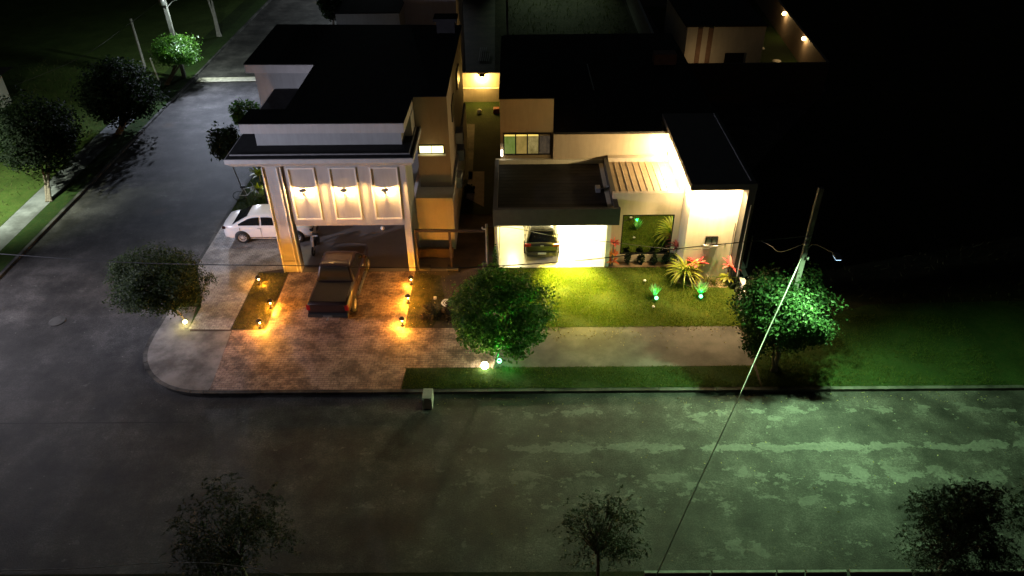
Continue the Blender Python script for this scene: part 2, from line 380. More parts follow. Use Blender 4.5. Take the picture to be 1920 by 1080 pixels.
# ================================================================== CORNER HOUSE (two storeys)
H1 = empty('corner_house', (-7.5, 34, 0), 'two storey corner house with three lit wall panels and a flat black roof', 'house')
bm = bmesh.new()
Yf = 29.3
box(bm, -11.03, -10.2, Yf, Yf+.5, 0, 5.58)                # left pier
box(bm, -10.197, -10.05, Yf+.16, Yf+.45, 2.56, 5.58)      # shadow groove
box(bm, -10.05, -5.10, Yf, Yf+.3, 2.55, 5.58)             # lintel wall
box(bm, -5.098, -4.79, Yf, Yf+.34, 0, 5.58)               # right pier
obj('facade', bm, GREY, H1)
bm = bmesh.new()
box(bm, -10.9, -3.2, 36.2, 36.5, 0, 3.0)
box(bm, -5.0, -4.8, Yf+.36, 31.3, 2.9, 5.5); box(bm, -4.98, -4.80, 29.7, 31.3, 0, 2.898)
box(bm, -11.4, -5.0, 30.4, 31.2, 5.9, 6.98)               # upper parapet wall
box(bm, -13.3, -9.6, 37.3, 43.2, 0, 6.98)                 # rear left block
box(bm, -9.58, -4.64, 31.22, 43.2, 5.9, 6.98)
obj('upper_wall', bm, wall_mat('slate_render', (.36, .37, .37)), H1)
obj('side_wing', B((-4.62, -3.1, 32.3, 43.0, 2.9, 7.42)), wall_mat('taupe_render', (.32, .26, .19)), H1)
bm = bmesh.new(); box(bm, -4.78, -3.0, 31.2, 43.0, 0, 2.88); obj('lower_wing', bm, BEIGE, H1)
# slab over the garage with its chamfered white edge
bm = bmesh.new()
for sgn in (0,):
    z0, z1 = 5.58, 6.0
    o_ = [(-12.45, 29.0), (-4.36, 29.0), (-4.36, 32.28), (-4.63, 32.28), (-4.63, 37.28), (-12.45, 37.28)]
    i_ = [(-12.2, 29.22), (-4.52, 29.22), (-4.52, 32.28), (-4.63, 32.28), (-4.63, 37.28), (-12.2, 37.28)]
    ot = [bm.verts.new((x, y, z1)) for x, y in o_]; om = [bm.verts.new((x, y, z1-.2)) for x, y in o_]; ib = [bm.verts.new((x, y, z0)) for x, y in i_]
    k = 6
    for a, b_ in ((ot, om), (om, ib)):
        for i in range(k): bm.faces.new((a[i], a[(i+1) % k], b_[(i+1) % k], b_[i]))
    bm.faces.new(ot); bm.faces.new(ib[::-1]); bmesh.ops.recalc_face_normals(bm, faces=bm.faces[:])
slab = obj('garage_slab', bm, plain('white_slab_paint', (.47, .47, .47), .7, var=.12), H1)
bm = bmesh.new()
box(bm, -12.40, -4.42, 29.06, 30.38, 6.003, 6.02); box(bm, -12.40, -11.42, 30.38, 31.22, 6.003, 6.02); box(bm, -12.40, -9.62, 31.22, 37.2, 6.003, 6.02); box(bm, -4.98, -4.42, 30.38, 32.26, 6.003, 6.02)
obj('membrane', bm, ROOF2, slab)
bm = bmesh.new(); box(bm, -12.3, -4.55, 29.36, 29.40, 6.02, 6.075); box(bm, -4.60, -4.55, 29.4, 32.2, 6.02, 6.075)
obj('gutter_rim', bm, METAL, slab)
# flat black roof with white fascia
RP = [(-11.66, 29.45), (-4.68, 29.4), (-4.60, 32.3), (-3.12, 32.3), (-3.0, 43.1), (-13.66, 43.6), (-13.6, 36.85), (-10.02, 36.75), (-10.02, 31.0), (-11.6, 31.0)]
bm = bmesh.new(); prism(bm, [(-11.64, 29.47), (-4.70, 29.42), (-4.66, 32.28), (-4.66, 43.0), (-13.64, 43.5), (-13.58, 36.87), (-10.04, 36.77), (-10.04, 31.0), (-11.58, 31.0)], 6.985, 7.40); obj('fascia', bm, GREY, H1)
bm = bmesh.new(); prism(bm, RP, 7.425, 7.45); obj('roof', bm, ROOF, H1)
bm = bmesh.new(); box(bm, -4.3, -3.3, 41.6, 42.4, 7.45, 8.1); box(bm, -4.45, -3.15, 41.45, 42.55, 8.1, 8.25); obj('chimney', bm, ROOF2, H1)
# three moulded panels and their lamps
for x0, x1 in ((-9.95, -8.76), (-8.15, -6.96), (-6.36, -5.14)):
    z0, z1, t = 2.88, 5.47, .06
    bm = B((x0, x0+t, Yf-.05, Yf-.002, z0, z1), (x1-t, x1, Yf-.05, Yf-.002, z0, z1), (x0+t, x1-t, Yf-.05, Yf-.002, z0, z0+t), (x0+t, x1-t, Yf-.05, Yf-.002, z1-t, z1))
    obj('panel_frame', bm, CREAMW, H1)
    xc = (x0+x1)/2; zc = 4.40
    bm = bmesh.new(); lathe(bm, [(.0, .075), (.17, .07), (.18, .05), (.0, .05)], (xc, Yf-.2, zc)); lathe(bm, [(.0, -.15), (.03, -.14), (.036, -.06), (.0, -.055)], (xc, Yf-.2, zc)); box(bm, xc-.02, xc+.02, Yf-.2, Yf-.003, zc-.16, zc-.12)
    box(bm, xc-.035, xc+.035, Yf-.262, Yf-.252, zc-.15, zc+.06)
    wl = obj('wall_lamp', bm, METAL, H1)
    bm = bmesh.new(); ball(bm, (xc, Yf-.2, zc+.0), .022); obj('bulb', bm, emit('warm_bulb', (1, .78, .42), 30), wl)
    point((xc, Yf-.2, zc+.004), 950, (1, .56, .17), .028)
for x0, x1, z1 in ((-11.03, -10.99, 5.5), (-10.40, -10.36, 5.5), (-10.24, -10.2, 5.5)):
    bm = B((x0, x1, Yf-.07, Yf-.002, .02, z1)); obj('pier_moulding', bm, CREAMW, H1)
bm = bmesh.new()
for zz in (.62,): box(bm, -11.03, -10.2, Yf-.006, Yf-.001, zz, zz+.02)
obj('pier_band', bm, WOOD, H1)
# window of the upper wing
fr = obj('window', B((-4.55, -3.36, 32.25, 32.297, 4.66, 4.70), (-4.55, -3.36, 32.25, 32.297, 5.06, 5.10), (-4.55, -4.51, 32.25, 32.297, 4.7, 5.06), (-3.40, -3.36, 32.25, 32.297, 4.7, 5.06), (-3.97, -3.94, 32.25, 32.297, 4.7, 5.06)), FRAME, H1)
obj('pane', B((-4.51, -3.40, 32.27, 32.29, 4.7, 5.06)), emit('lit_window', (1, .93, .45), 2.6), fr)
obj('sill', B((-4.6, -3.3, 32.12, 32.297, 4.60, 4.656)), CREAMW, fr)
point((-3.95, 31.95, 4.9), 3, (1, .80, .34), .12)
# window reveals and cooling units on the right side wall
for y, z in ((34.2, 5.4), (38.5, 5.4)):
    w_ = obj('window', B((-3.098, -3.05, y, y+1.5, z, z+.9)), FRAME, H1)
for y, z in ((35.6, 3.6), (35.9, 2.5), (33.6, 2.1)):
    bm = bmesh.new(); box(bm, -3.09, -2.72, y, y+.85, z, z+.6, bev=.03); ac = obj('air_conditioner', bm, plain('ac_casing', (.30, .29, .27), .5), H1)
    bm = bmesh.new(); lathe(bm, [(.24, 0), (.24, .02), (.05, .03), (0, .03)], (-2.717, y+.35, z+.3), 'X'); obj('fan_grille', bm, PLASTIC, ac)
# garage ceiling panel hanging just behind the lintel
obj('ceiling_panel', B((-7.75, -6.95, 31.2, 31.8, 2.5, 2.56)), GREY, H1)
obj('garage_ceiling', B((-10.95, -4.98, 29.66, 36.1, 2.75, 2.85)), GREY, H1)
# iron lattice gate at the open side
bm = bmesh.new(); gx0, gx1, gy = -13.05, -12.35, 34.45
for a, b_ in (((gx0, gy, 0), (gx0, gy, 2.1)), ((gx1, gy, 0), (gx1, gy, 2.1)), ((gx0, gy, 2.05), (gx1, gy, 2.05)), ((gx0, gy, 1.35), (gx1, gy, 1.35)), ((gx0, gy, .7), (gx1, gy, .7)), ((gx0, gy, .1), (gx1, gy, .1)),
              ((gx0, gy, 2.05), (gx1, gy, 1.35)), ((gx1, gy, 2.05), (gx0, gy, 1.35)), ((gx0, gy, 1.35), (gx1, gy, .7)), ((gx1, gy, 1.35), (gx0, gy, .7))): obox(bm, a, b_, .07, .07)
obj('lattice_gate', bm, IRON, label='dark lattice side gate behind the white sedan', cat='gate')

# ================================================================== SINGLE-STOREY HOUSE
H2 = empty('carport_house', (4.5, 34, 0), 'single storey white house with a brightly lit carport and dark flat roofs', 'house')
bm = bmesh.new()
box(bm, -1.02, -.87, 29.5, 34.3, 0, 2.6); box(bm, -1.02, 4.38, 34.3, 34.5, 0, 3.3); box(bm, 4.18, 4.38, 29.55, 34.298, 0, 3.1)
obj('carport_wall', bm, wall_mat('cream_render', (.74, .70, .56)), H2)
obj('carport_ceiling', B((-.98, 4.3, 29.3, 34.28, 2.62, 2.70)), WHITE, H2)
obj('carport_floor', B((-.85, 4.17, 29.5, 34.28, 0, .03)), plain('polished_floor_tile', (.60, .56, .46), .3, var=.1), H2)
bm = bmesh.new()
box(bm, -1.05, 4.66, 29.08, 29.28, 2.58, 3.42); box(bm, -1.05, -.85, 29.28, 34.28, 2.72, 3.36); box(bm, 4.40, 4.60, 29.28, 34.2, 2.72, 3.44)
cr = obj('carport_roof', bm, DARKW, H2)
bm = bmesh.new(); prism(bm, [(-.85, 29.28), (4.40, 29.28), (4.40, 34.28), (-.85, 34.28)], 2.72, 3.08); obj('deck', bm, ROOF, cr)
bm = bmesh.new()
for k in range(14): box(bm, -.8, 4.36, 29.45+k*.34, 29.48+k*.34, 3.081, 3.086)
obj('roof_rib', bm, ROOF, cr)
bm = bmesh.new(); box(bm, 3.75, 3.98, 31.2, 31.6, 3.084, 3.3, bev=.02); tube(bm, [(3.98, 31.4, 3.18), (4.2, 31.45, 3.2), (4.38, 31.45, 3.3)], .03); obj('vent_box', bm, METAL, cr)
# tower room with the band of windows
bm = bmesh.new(); box(bm, -.76, 1.86, 34.52, 44, 3.0, 6.42); obj('upper_room', bm, wall_mat('dimmed_ochre_render', (.30, .23, .13)), H2)  # darker wall tone stands in for side lamps shining mostly downward
bm = bmesh.new(); prism(bm, [(-.8, 34.48), (1.9, 34.48), (1.9, 44.2), (-.8, 44.2)], 6.425, 6.47); obj('upper_roof', bm, ROOF, H2)
wf = obj('window_band', B((-.62, 1.76, 34.44, 34.516, 3.52, 3.58), (-.62, 1.76, 34.44, 34.516, 4.62, 4.68), *[(x, x+.06, 34.44, 34.516, 3.58, 4.62) for x in (-.62, -.03, .55, 1.13, 1.70)]), FRAME, H2)
def pane_mat(name, c_lo, c_hi, st, base=.02):
    m, n, l, b = new_mat(name); v = coords(n, l)
    f = noise(n, l, coords(n, l, (1.6, 1, 1)), 2.1, 6, .7)
    l.new(ramp(n, l, f, [(.35, c_lo), (.6, c_hi)]), b.inputs['Emission Color']); b.inputs['Emission Strength'].default_value = st
    b.inputs['Base Color'].default_value = (base, base, base, 1); b.inputs['Roughness'].default_value = .05; return m
for (x0, x1), mt in zip(((-.56, -.03), (.03, .55), (.61, 1.13), (1.19, 1.70)), (pane_mat('green_lit_pane', (.10, .15, .02), (.16, .20, .05), 1.), pane_mat('amber_lit_pane', (.18, .13, .03), (.30, .20, .05), 1.), pane_mat('amber_dim_pane', (.12, .09, .025), (.30, .23, .08), 1.), pane_mat('dark_lit_pane', (.015, .012, .01), (.07, .05, .03), 1.))):
    obj('pane', B((x0, x1, 34.47, 34.49, 3.58, 4.52)), mt, wf)
obj('curtain_light', B((-.56, 1.13, 34.465, 34.493, 4.525, 4.62)), emit('lit_curtain', (1, .75, .18), .9), wf)
bm = bmesh.new(); tube(bm, [(-.70, 34.3, 3.55), (-.70, 34.3, 3.68)], .05); tube(bm, [(-.70, 34.3, 3.72), (-.70, 34.3, 3.85)], .05); obj('outdoor_lamp', bm, emit('white_lamp', (1, .9, .7), 12), H2)
# main body: back wall, front wall with the big window, brown sheet roof between
obj('back_wall', B((1.88, 7.60, 34.4, 34.6, 3.0, 4.62)), wall_mat('tan_render', (.48, .40, .30)), H2)
bm = bmesh.new(); box(bm, 4.40, 7.60, 29.96, 30.16, 2.6, 3.72); box(bm, 4.40, 4.93, 29.96, 30.16, 0, 2.6); box(bm, 7.33, 7.60, 29.96, 30.16, 0, 2.6); box(bm, 4.93, 7.33, 29.96, 30.16, 0, .4)
obj('front_wall', bm, wall_mat('front_render', (.58, .49, .39)), H2)
bm = bmesh.new(); box(bm, 4.605, 7.60, 34.0, 34.38, 3.0, 3.5); obj('roof_ledge', bm, wall_mat('ledge_render', (.56, .48, .38)), H2)
bm = bmesh.new(); quad(bm, (4.62, 30.18, 3.42), (7.60, 30.18, 3.42), (7.60, 34.0, 3.30), (4.62, 34.0, 3.30)); sr = obj('sheet_roof', bm, plain('brown_sheet_roof', (.25, .18, .11), .6, var=.3, scale=1.5), H2)
bm = bmesh.new()
for k in range(9): obox(bm, (4.9+k*.31, 30.2, 3.432), (4.9+k*.31, 33.98, 3.312), .04, .03)
obj('roof_rib', bm, plain('tan_rib', (.34, .26, .17), .6), sr)
bw = obj('picture_window', B((4.93, 4.98, 29.99, 30.06, .42, 2.58), (7.28, 7.33, 29.99, 30.06, .42, 2.58), (4.98, 7.28, 29.99, 30.06, 2.53, 2.58), (4.98, 7.28, 29.99, 30.06, .42, .47)), FRAME, H2)
mg, n, l, b = new_mat('mirror_tinted_glass'); b.inputs['Base Color'].default_value = (.42, .46, .40, 1); b.inputs['Metallic'].default_value = 1; b.inputs['Roughness'].default_value = .03
obj('pane', B((4.98, 7.28, 30.02, 30.04, .47, 2.53)), mg, bw)
# right-hand block under a dark portal
bm = bmesh.new(); box(bm, 7.62, 9.80, 28.6, 35.5, 0, 4.93); obj('right_block', bm, wall_mat('bright_render', (.64, .56, .45)), H2)
bm = bmesh.new()
box(bm, 7.38, 10.15, 27.95, 28.1, 4.92, 5.20); prism(bm, [(7.38, 28.1), (10.15, 28.1), (10.15, 35.6), (7.38, 35.6)], 4.96, 5.17)
box(bm, 9.82, 10.15, 27.97, 35.5, 0, 4.918)
box(bm, 7.60, 9.98, 27.952, 27.955, 5.14, 5.145)
obj('portal', bm, DARKW, H2)
bm = bmesh.new(); tube(bm, [(10.02, 27.93, .1), (10.02, 27.93, 4.2)], .025); tube(bm, [(9.72, 28.56, .1), (9.72, 28.56, 3.0)], .02); obj('downpipe', bm, METAL, H2)
obj('roof_seam', B((9.92, 9.96, 28.3, 35.5, 5.17, 5.20)), METAL, H2)
bm = bmesh.new(); prism(bm, [(1.9, 34.42), (7.36, 34.42), (7.36, 35.64), (10.4, 35.64), (10.4, 50.2), (-.7, 50.2), (-.7, 44.3), (1.92, 44.3)], 4.63, 4.72); obj('main_roof', bm, ROOF, H2)
bm = bmesh.new(); box(bm, -.68, 10.3, 44.4, 50.0, 0, 4.6); box(bm, 1.95, 10.3, 35.7, 44.3, 0, 4.6); obj('rear_wall', bm, DARKW, H2)
bm = bmesh.new(); obox(bm, (4.35, 40.0, 4.75), (4.32, 44.2, 4.75), .06, .05); obj('roof_pipe', bm, METAL, H2)
bm = bmesh.new(); box(bm, 8.3, 9.6, 44.0, 44.8, 4.72, 5.35); obj('roof_box', bm, plain('pink_render', (.20, .12, .11), .8), H2)
sw = obj('small_window', B((8.50, 9.06, 28.53, 28.597, 1.84, 1.88), (8.50, 9.06, 28.53, 28.597, 2.22, 2.26), (8.50, 8.54, 28.53, 28.597, 1.88, 2.22), (9.02, 9.06, 28.53, 28.597, 1.88, 2.22), (8.76, 8.80, 28.53, 28.597, 1.88, 2.22)), FRAME, H2)
obj('pane', B((8.54, 9.02, 28.56, 28.59, 1.88, 2.22)), plain('frosted_glass', (.22, .22, .20), .3, bmp=0), sw)
obj('sill', B((8.46, 9.10, 28.47, 28.597, 1.79, 1.836)), CREAMW, sw)
for x in (7.95, 8.72, 9.50):
    bm = bmesh.new(); lathe(bm, [(0, 4.92), (.06, 4.92), (.07, 4.83), (.0, 4.83)], (x, 28.28, 0)); sl = obj('spot_lamp', bm, DARKW, H2)
    bm = bmesh.new(); lathe(bm, [(0, 4.826), (.055, 4.826), (.0, 4.822)], (x, 28.28, 0)); obj('lens', bm, emit('spot_lens', (1, .92, .72), 20), sl)
    spot((x, 28.25, 4.80), (x, 28.3, 0), 1500, (1, .72, .34), 140, .9, .05)
for y, pw in ((29.15, 190), (30.8, 330), (32.3, 420), (33.7, 420)):
    bm = bmesh.new(); box(bm, 7.53, 7.618, y-.05, y+.05, 4.02, 4.14, bev=.01); obj('side_lamp', bm, emit('side_lamp_glow', (1, .86, .6), 12), H2)
    point((7.40, y, 4.06), pw, (1, .72, .33), .05)
# carport ceiling light
bm = bmesh.new(); box(bm, 1.9, 2.5, 31.5, 32.1, 2.57, 2.615); cl = obj('ceiling_light', bm, emit('ceiling_panel_light', (1, .9, .6), 14), H2)
point((2.6, 33.0, 2.50), 3300, (1, .88, .46), .2); point((-.2, 33.4, 2.4), 500, (1, .88, .46), .12)
spot((2.0, 30.6, 2.5), (2.5, 28.3, 0), 15000, (1, .80, .09), 66, .8, .3)

# ================================================================== WALLS, GATES, OUTBUILDINGS
PW = empty('passage_wall', (-2.3, 50.6, 0), 'low yellow lit wall at the end of the narrow passage between the houses', 'wall')
obj('wall', B((-3.9, -1.05, 50.6, 50.8, .98, 1.98)), BEIGE, PW); obj('bench', B((-3.9, -1.05, 50.35, 50.8, 0, .975)), BEIGE, PW)
bm = bmesh.new(); lathe(bm, [(0, 1.92), (.2, 1.90), (.22, 1.86), (0, 1.86)], (-2.3, 50.42, 0)); lp = obj('wall_lamp', bm, IRON, PW)
bm = bmesh.new(); ball(bm, (-2.3, 50.35, 1.76), .06); obj('bulb', bm, emit('warm_bulb', (1, .78, .42), 30), lp)
point((-2.3, 50.22, 1.72), 420, (1, .58, .13), .05)
bm = bmesh.new(); obox(bm, (-4.66, 29.42, 0), (-4.66, 29.42, 2.12), .09, .09); obox(bm, (-3.08, 29.42, 0), (-3.08, 29.42, 2.12), .11, .11); obox(bm, (-4.7, 29.42, 2.17), (-1.45, 29.42, 2.12), .12, .10)
PG = obj('timber_frame', bm, WOOD, label='dark timber post and beam frame spanning the soil plot between the houses', cat='frame', base=(-3.1, 29.42, 0))
obj('footing', B((-3.3, -2.75, 29.2, 29.65, 0, .14), bev=.03), CONC, PG); obj('footing', B((-4.62, -4.1, 29.3, 29.7, 0, .12), bev=.03), CONC, PG)
obj('planter_wall', B((-4.75, -3.05, 30.4, 30.6, 0, .5)), SOIL, label='low dark planter wall under the lit beige wing wall', cat='wall')
bm = bmesh.new(); tube(bm, [(-1.37, 29.4, 0), (-1.37, 29.4, 2.5)], [.075, .06], 10); SP = obj('service_pole', bm, POLE, label='short grey concrete service pole left of the bright carport', cat='pole', base=(-1.37, 29.4, 0))
obj('meter_block', B((-1.62, -1.12, 29.2, 29.62, 0, .35), bev=.02), CONC, SP)
bm = bmesh.new(); box(bm, -1.55, -1.40, 29.3, 29.34, 2.25, 2.32); lathe(bm, [(0, 0), (.035, .0), (.035, .1), (0, .1)], (-1.55, 29.32, 2.3)); obj('insulator', bm, METAL, SP)
bm = bmesh.new(); tube(bm, [(10.9, 29.4, 0), (10.9, 29.4, 1.75)], [.05, .04], 8); SP2 = obj('thin_pole', bm, METAL, label='thin grey pole beside the dark right end of the carport house', cat='pole', base=(10.9, 29.4, 0))
bm = bmesh.new()
rr = random.Random(4)
pts = [(10.55, 29.2), (10.5, 28.4), (10.25, 27.6), (10.05, 26.7), (9.85, 25.6)]
for i, (x, y) in enumerate(pts): box(bm, x-.12, x+.12, y-.38, y+.34, 0, rr.uniform(.35, .7), bev=.03)
obj('low_wall', bm, WHITE, label='broken pale low wall along the right edge of the lawn', cat='wall')
# wall along the near side of the front street with its pale coping
NW = empty('street_wall', (7.5, 11.9, 0), 'dark wall with a pale coping along the bottom edge of the front street', 'wall')
obj('wall', B((3.4, 14.5, 11.3, 11.95, -.2, 1.895)), DARKW, NW)
bm = bmesh.new()
for x0, x1 in ((3.4, 5.18), (5.25, 6.95), (7.0, 7.72), (7.78, 8.85), (8.95, 10.6), (10.68, 12.2), (12.3, 14.5)): box(bm, x0, x1, 11.90, 11.97, 1.9, 1.95)
obj('coping', bm, plain('pale_coping', (.55, .54, .50), .8, var=.35, scale=5), NW)
bm = bmesh.new(); prism(bm, [(-120, -60), (120, -60), (120, 11.7), (-120, 11.7)], -.3, -.02); obj('near_ground', bm, SOIL, kind='structure')
bm = bmesh.new(); prism(bm, [(-120, 11.72), (120, 11.72), (120, 13.24), (-120, 13.24)], -.3, 0); obj('near_pavement', bm, FIELD, kind='structure')
# concrete bin standing at the kerb
bm = bmesh.new(); box(bm, -3.58, -3.52, 20.2, 20.8, -.13, .38); box(bm, -3.28, -3.21, 20.2, 20.8, -.13, .38); box(bm, -3.52, -3.28, 20.74, 20.8, -.13, .34); box(bm, -3.57, -3.22, 20.25, 20.79, .34, .42); box(bm, -3.52, -3.28, 20.26, 20.30, -.13, .34)
obj('concrete_bin', bm, concrete_mat('bin_concrete', (.36, .37, .35), (.55, .56, .53), amt=.4), label='small pale concrete box standing in the road against the kerb', cat='box', base=(-3.4, 20.5, -.13))
# neighbour's plot, upper right
NH = empty('neighbour_house', (16, 60, 0), 'neighbour house with orange lit front wall and black roof behind a dark yard wall', 'house')
bm = bmesh.new(); box(bm, 13.0, 18.9, 57.0, 66, 0, 3.1); obj('wall', bm, BEIGE, NH)
bm = bmesh.new(); box(bm, 12.85, 19.0, 56.9, 66.2, 3.1, 3.22); obj('roof', bm, ROOF, NH)
obj('door', B((16.1, 17.55, 56.9, 56.996, 0, 1.1)), FRAME, NH)
bm = bmesh.new()
for x in (13.8, 14.6): box(bm, x, x+.35, 56.94, 56.99, 0, 3.0)
obj('pilaster', bm, plain('brown_stripe', (.22, .13, .09), .8), NH)
YW = empty('yard_wall', (17, 51.5, 0), 'dark yard wall around the neighbour plot carrying two bright lamps', 'wall')
obj('front_run', B((10.6, 21.9, 51.4, 51.6, 0, 2.2)), DARKW, YW)
bm = bmesh.new(); prism(bm, [(21.75, 51.62), (21.95, 51.62), (23.9, 78), (23.7, 78)], 0, 2.2); obj('side_run', bm, wall_mat('brown_render', (.22, .17, .13)), YW)
for x, y in ((22.0, 57.3), (22.48, 64.0)):
    bm = bmesh.new(); ball(bm, (x, y, 2.05), .14); obj('yard_lamp', bm, emit('yard_bulb', (1, .75, .35), 40), YW); point((x-.25, y, 2.0), 45, (1, .6, .22), .08)
bm = bmesh.new(); prism(bm, [(10.55, 53.2), (10.75, 53.2), (11.4, 90), (11.2, 90)], 0, 2.1); obj('party_wall', bm, GREY, label='long pale wall running back along the empty lot', cat='wall')
for x, y, s_ in ((20.6, 58.2, .32), (20.2, 61.3, .28)):
    bm = bmesh.new(); lathe(bm, [(0, .06), (s_, .06), (s_+.03, .0), (0, .0)], (x, y, .01)); obj('stepping_disc', bm, CREAMW, label='pale round stepping disc in the neighbour yard ' + ('nearer its dark front wall' if y < 60 else 'farther from its dark front wall'), cat='paving disc', group='discs in the neighbour yard')
point((14.0, 55.2, .8), 26, (1, .66, .30), .1)
# chair in the neighbour yard
RC = empty('chair', (20.4, 66, 0), 'red backed chair beside the lit yard wall', 'chair')
bm = bmesh.new(); box(bm, 20.1, 20.7, 65.7, 66.3, .40, .48); obj('seat', bm, WOOD, RC)
bm = bmesh.new(); obox(bm, (20.4, 66.3, .48), (20.4, 66.45, 1.15), .55, .06); obj('backrest', bm, plain('red_plastic', (.45, .06, .05), .5), RC)
for x in (20.14, 20.66):
    for y in (65.74, 66.26): obj('leg', B((x-.03, x+.03, y-.03, y+.03, 0, .4)), WOOD, RC)
# houses behind the corner house
BH = empty('rear_house', (-8, 48, 0), 'grey house with a black flat roof just behind the corner house', 'house')
obj('wall', B((-10.85, -7.0, 46.3, 53.5, 0, 7.25)), GREY, BH); obj('roof', B((-10.9, -6.95, 46.25, 53.6, 7.25, 7.32)), ROOF, BH)
obj('annex_wall', B((-7.0, -3.7, 48.6, 55, 0, 8.6)), wall_mat('violet_grey_render', (.40, .38, .44)), BH)
# house at the left edge of the picture
LH = empty('gabled_house', (-38, 53, 0), 'white house with dark roof and blue window at the left edge', 'house')
obj('wall', B((-45, -35.9, 49.6, 51.0, 0, 2.35)), WHITE, LH)
bm = bmesh.new(); a = [(-46, 48.7, 2.38), (-35.2, 48.7, 2.38), (-35.2, 51.6, 2.38), (-46, 51.6, 2.38), (-46, 50.2, 2.9), (-37, 50.2, 2.9)]
for f in ((0, 1, 5, 4), (1, 2, 5), (2, 3, 4, 5), (3, 0, 4)): quad(bm, *[a[i] for i in f])
obj('roof', bm, ROOF, LH)
lw = obj('window', B((-37.6, -36.5, 49.5, 49.597, .9, 2.2)), METAL, LH); obj('pane', B((-37.5, -36.6, 49.44, 49.498, 1.0, 2.1)), plain('blue_glass', (.10, .26, .32), .2, bmp=0), lw)

# ================================================================== POLES, LAMPS AND CABLES
SL = empty('street_lamp', (10.3, 22.45, 0), 'tall grey concrete street lamp pole rising out of the round tree on the right', 'street lamp')
bm = bmesh.new(); obox(bm, (10.3, 22.45, 0), (10.3, 22.45, 7.95), .17, .13); obj('pole', bm, POLE, SL)
bm = bmesh.new(); tube(bm, [(10.34, 22.4, 5.5), (10.42, 22.3, 5.78), (10.52, 22.1, 5.9), (10.66, 21.7, 5.98), (10.8, 21.3, 6.06)], .02); obj('arm', bm, DARKW, SL)
bm = bmesh.new(); box(bm, 10.72, 10.94, 20.92, 21.30, 6.03, 6.10, bev=.02); lh = obj('lamp_head', bm, plain('lamp_housing', (.10, .11, .13), .4, .4), SL)
bm = bmesh.new(); box(bm, 10.745, 10.915, 20.95, 21.23, 6.0, 6.027); obj('led_panel', bm, emit('led_light', (.45, .70, 1), 3), lh)
for t in ((10.2, 22.3, 6.05), (10.2, 22.3, 5.8), (10.4, 22.3, 5.2)):
    bm = bmesh.new(); lathe(bm, [(0, -.06), (.05, -.05), (.05, .05), (0, .06)], t); obj('insulator', bm, METAL, SL)
spot((10.83, 21.05, 5.96), (6.0, 17.4, 0), 5600, LEDG, 124, .9, .1)
spot((10.83, 21.05, 5.96), (16.5, 18.0, 0), 5800, LEDG, 108, .9, .1)
spot((10.83, 21.05, 5.96), (9.6, 21.6, 2.4), 1700, LEDG, 110, .9, .1)
def cable(name, pts, rad, mat, label, sub=6):
    P = [Vector(p) for p in pts]; out = []
    for i in range(len(P)-1):
        a, b_, c, d = P[max(i-1, 0)], P[i], P[i+1], P[min(i+2, len(P)-1)]
        for k in range(sub):
            t = k/sub; out.append(.5*((2*b_)+(c-a)*t+(2*a-5*b_+4*c-d)*t*t+(3*b_-a-3*c+d)*t**3))
    out.append(P[-1]); bm = bmesh.new(); tube(bm, out, rad, 6); return obj(name, bm, mat, label=label, cat='cable')
cable('power_cable', [(-40, 23.0, 7.0), (-20.78, 22.5, 5.73), (-14.83, 22.5, 5.17), (-11.39, 22.5, 5.0), (-7.92, 22.5, 4.92), (-4.05, 22.5, 4.79), (-1.33, 22.5, 4.81), (2.53, 22.5, 5.08), (6.12, 22.5, 5.57), (10.2, 22.5, 6.0)], .017, WIRE, 'long black power cable sagging across the whole street front to the concrete pole')
cable('service_cable', [(-1.37, 29.38, 2.38), (-.2, 29.4, 2.3), (1.77, 29.4, 1.82), (4.37, 29.2, 1.60), (6.73, 28.4, 1.75), (8.5, 28.2, 1.85), (10.88, 29.38, 1.68)], .014, WIRE, 'thin black cable from the service pole past the carport and big window')
cable('drop_cable', [(10.92, 29.4, 1.70), (10.85, 27.0, 2.75), (10.6, 25.2, 3.6), (10.35, 22.5, 5.75)], .008, plain('grey_cable', (.14, .14, .14), .6), 'short grey cable sagging from the thin pole up to the concrete street lamp')
GC = cable('span_cable', [(10.2, 22.3, 5.25), (7.84, 18.17, 5.2), (6.24, 15.27, 5.3), (4.39, 12.01, 5.5), (2.87, 9.23, 5.8), (1.5, 6.7, 6.2)], .014, WIRE, 'dark cable crossing over the front street with a thick white twisted grip')
bm = bmesh.new(); tube(bm, [(10.12, 22.2, 5.25), (7.84, 18.2, 5.205), (6.26, 15.32, 5.30)], [.019, .016, .011], 8); obj('cable_grip', bm, STEEL, GC)
cable('near_cable', [(-13, 9.0, 6.4), (-11.26, 9.01, 6.5), (-8.99, 9.07, 6.5), (-7.5, 9.19, 6.5), (-6.06, 9.15, 6.5), (-4.67, 8.87, 6.5), (-3.2, 8.4, 6.5)], .008, STEEL, 'thin pale cable crossing the bottom left corner nearest the viewer')
SP3 = empty('street_lamp', (-25.3, 55.8, 0), 'concrete street lamp pole behind the round lit tree at the upper left', 'street lamp')
bm = bmesh.new(); obox(bm, (-25.3, 55.8, 0), (-25.3, 55.8, 6.6), .26, .2); obj('pole', bm, POLE, SP3)
bm = bmesh.new(); tube(bm, [(-25.2, 55.7, 5.2), (-24.5, 55.4, 5.75), (-23.3, 55.2, 6.15), (-22.9, 55.1, 6.2)], .035); obj('arm', bm, METAL, SP3)
bm = bmesh.new(); box(bm, -23.0, -22.4, 54.95, 55.25, 6.16, 6.26, bev=.03); obj('lamp_head', bm, METAL, SP3)
bm = bmesh.new(); lathe(bm, [(0, -.3), (.2, -.28), (.22, .25), (0, .3)], (-25.3, 55.45, 5.75)); obj('transformer', bm, METAL, SP3)
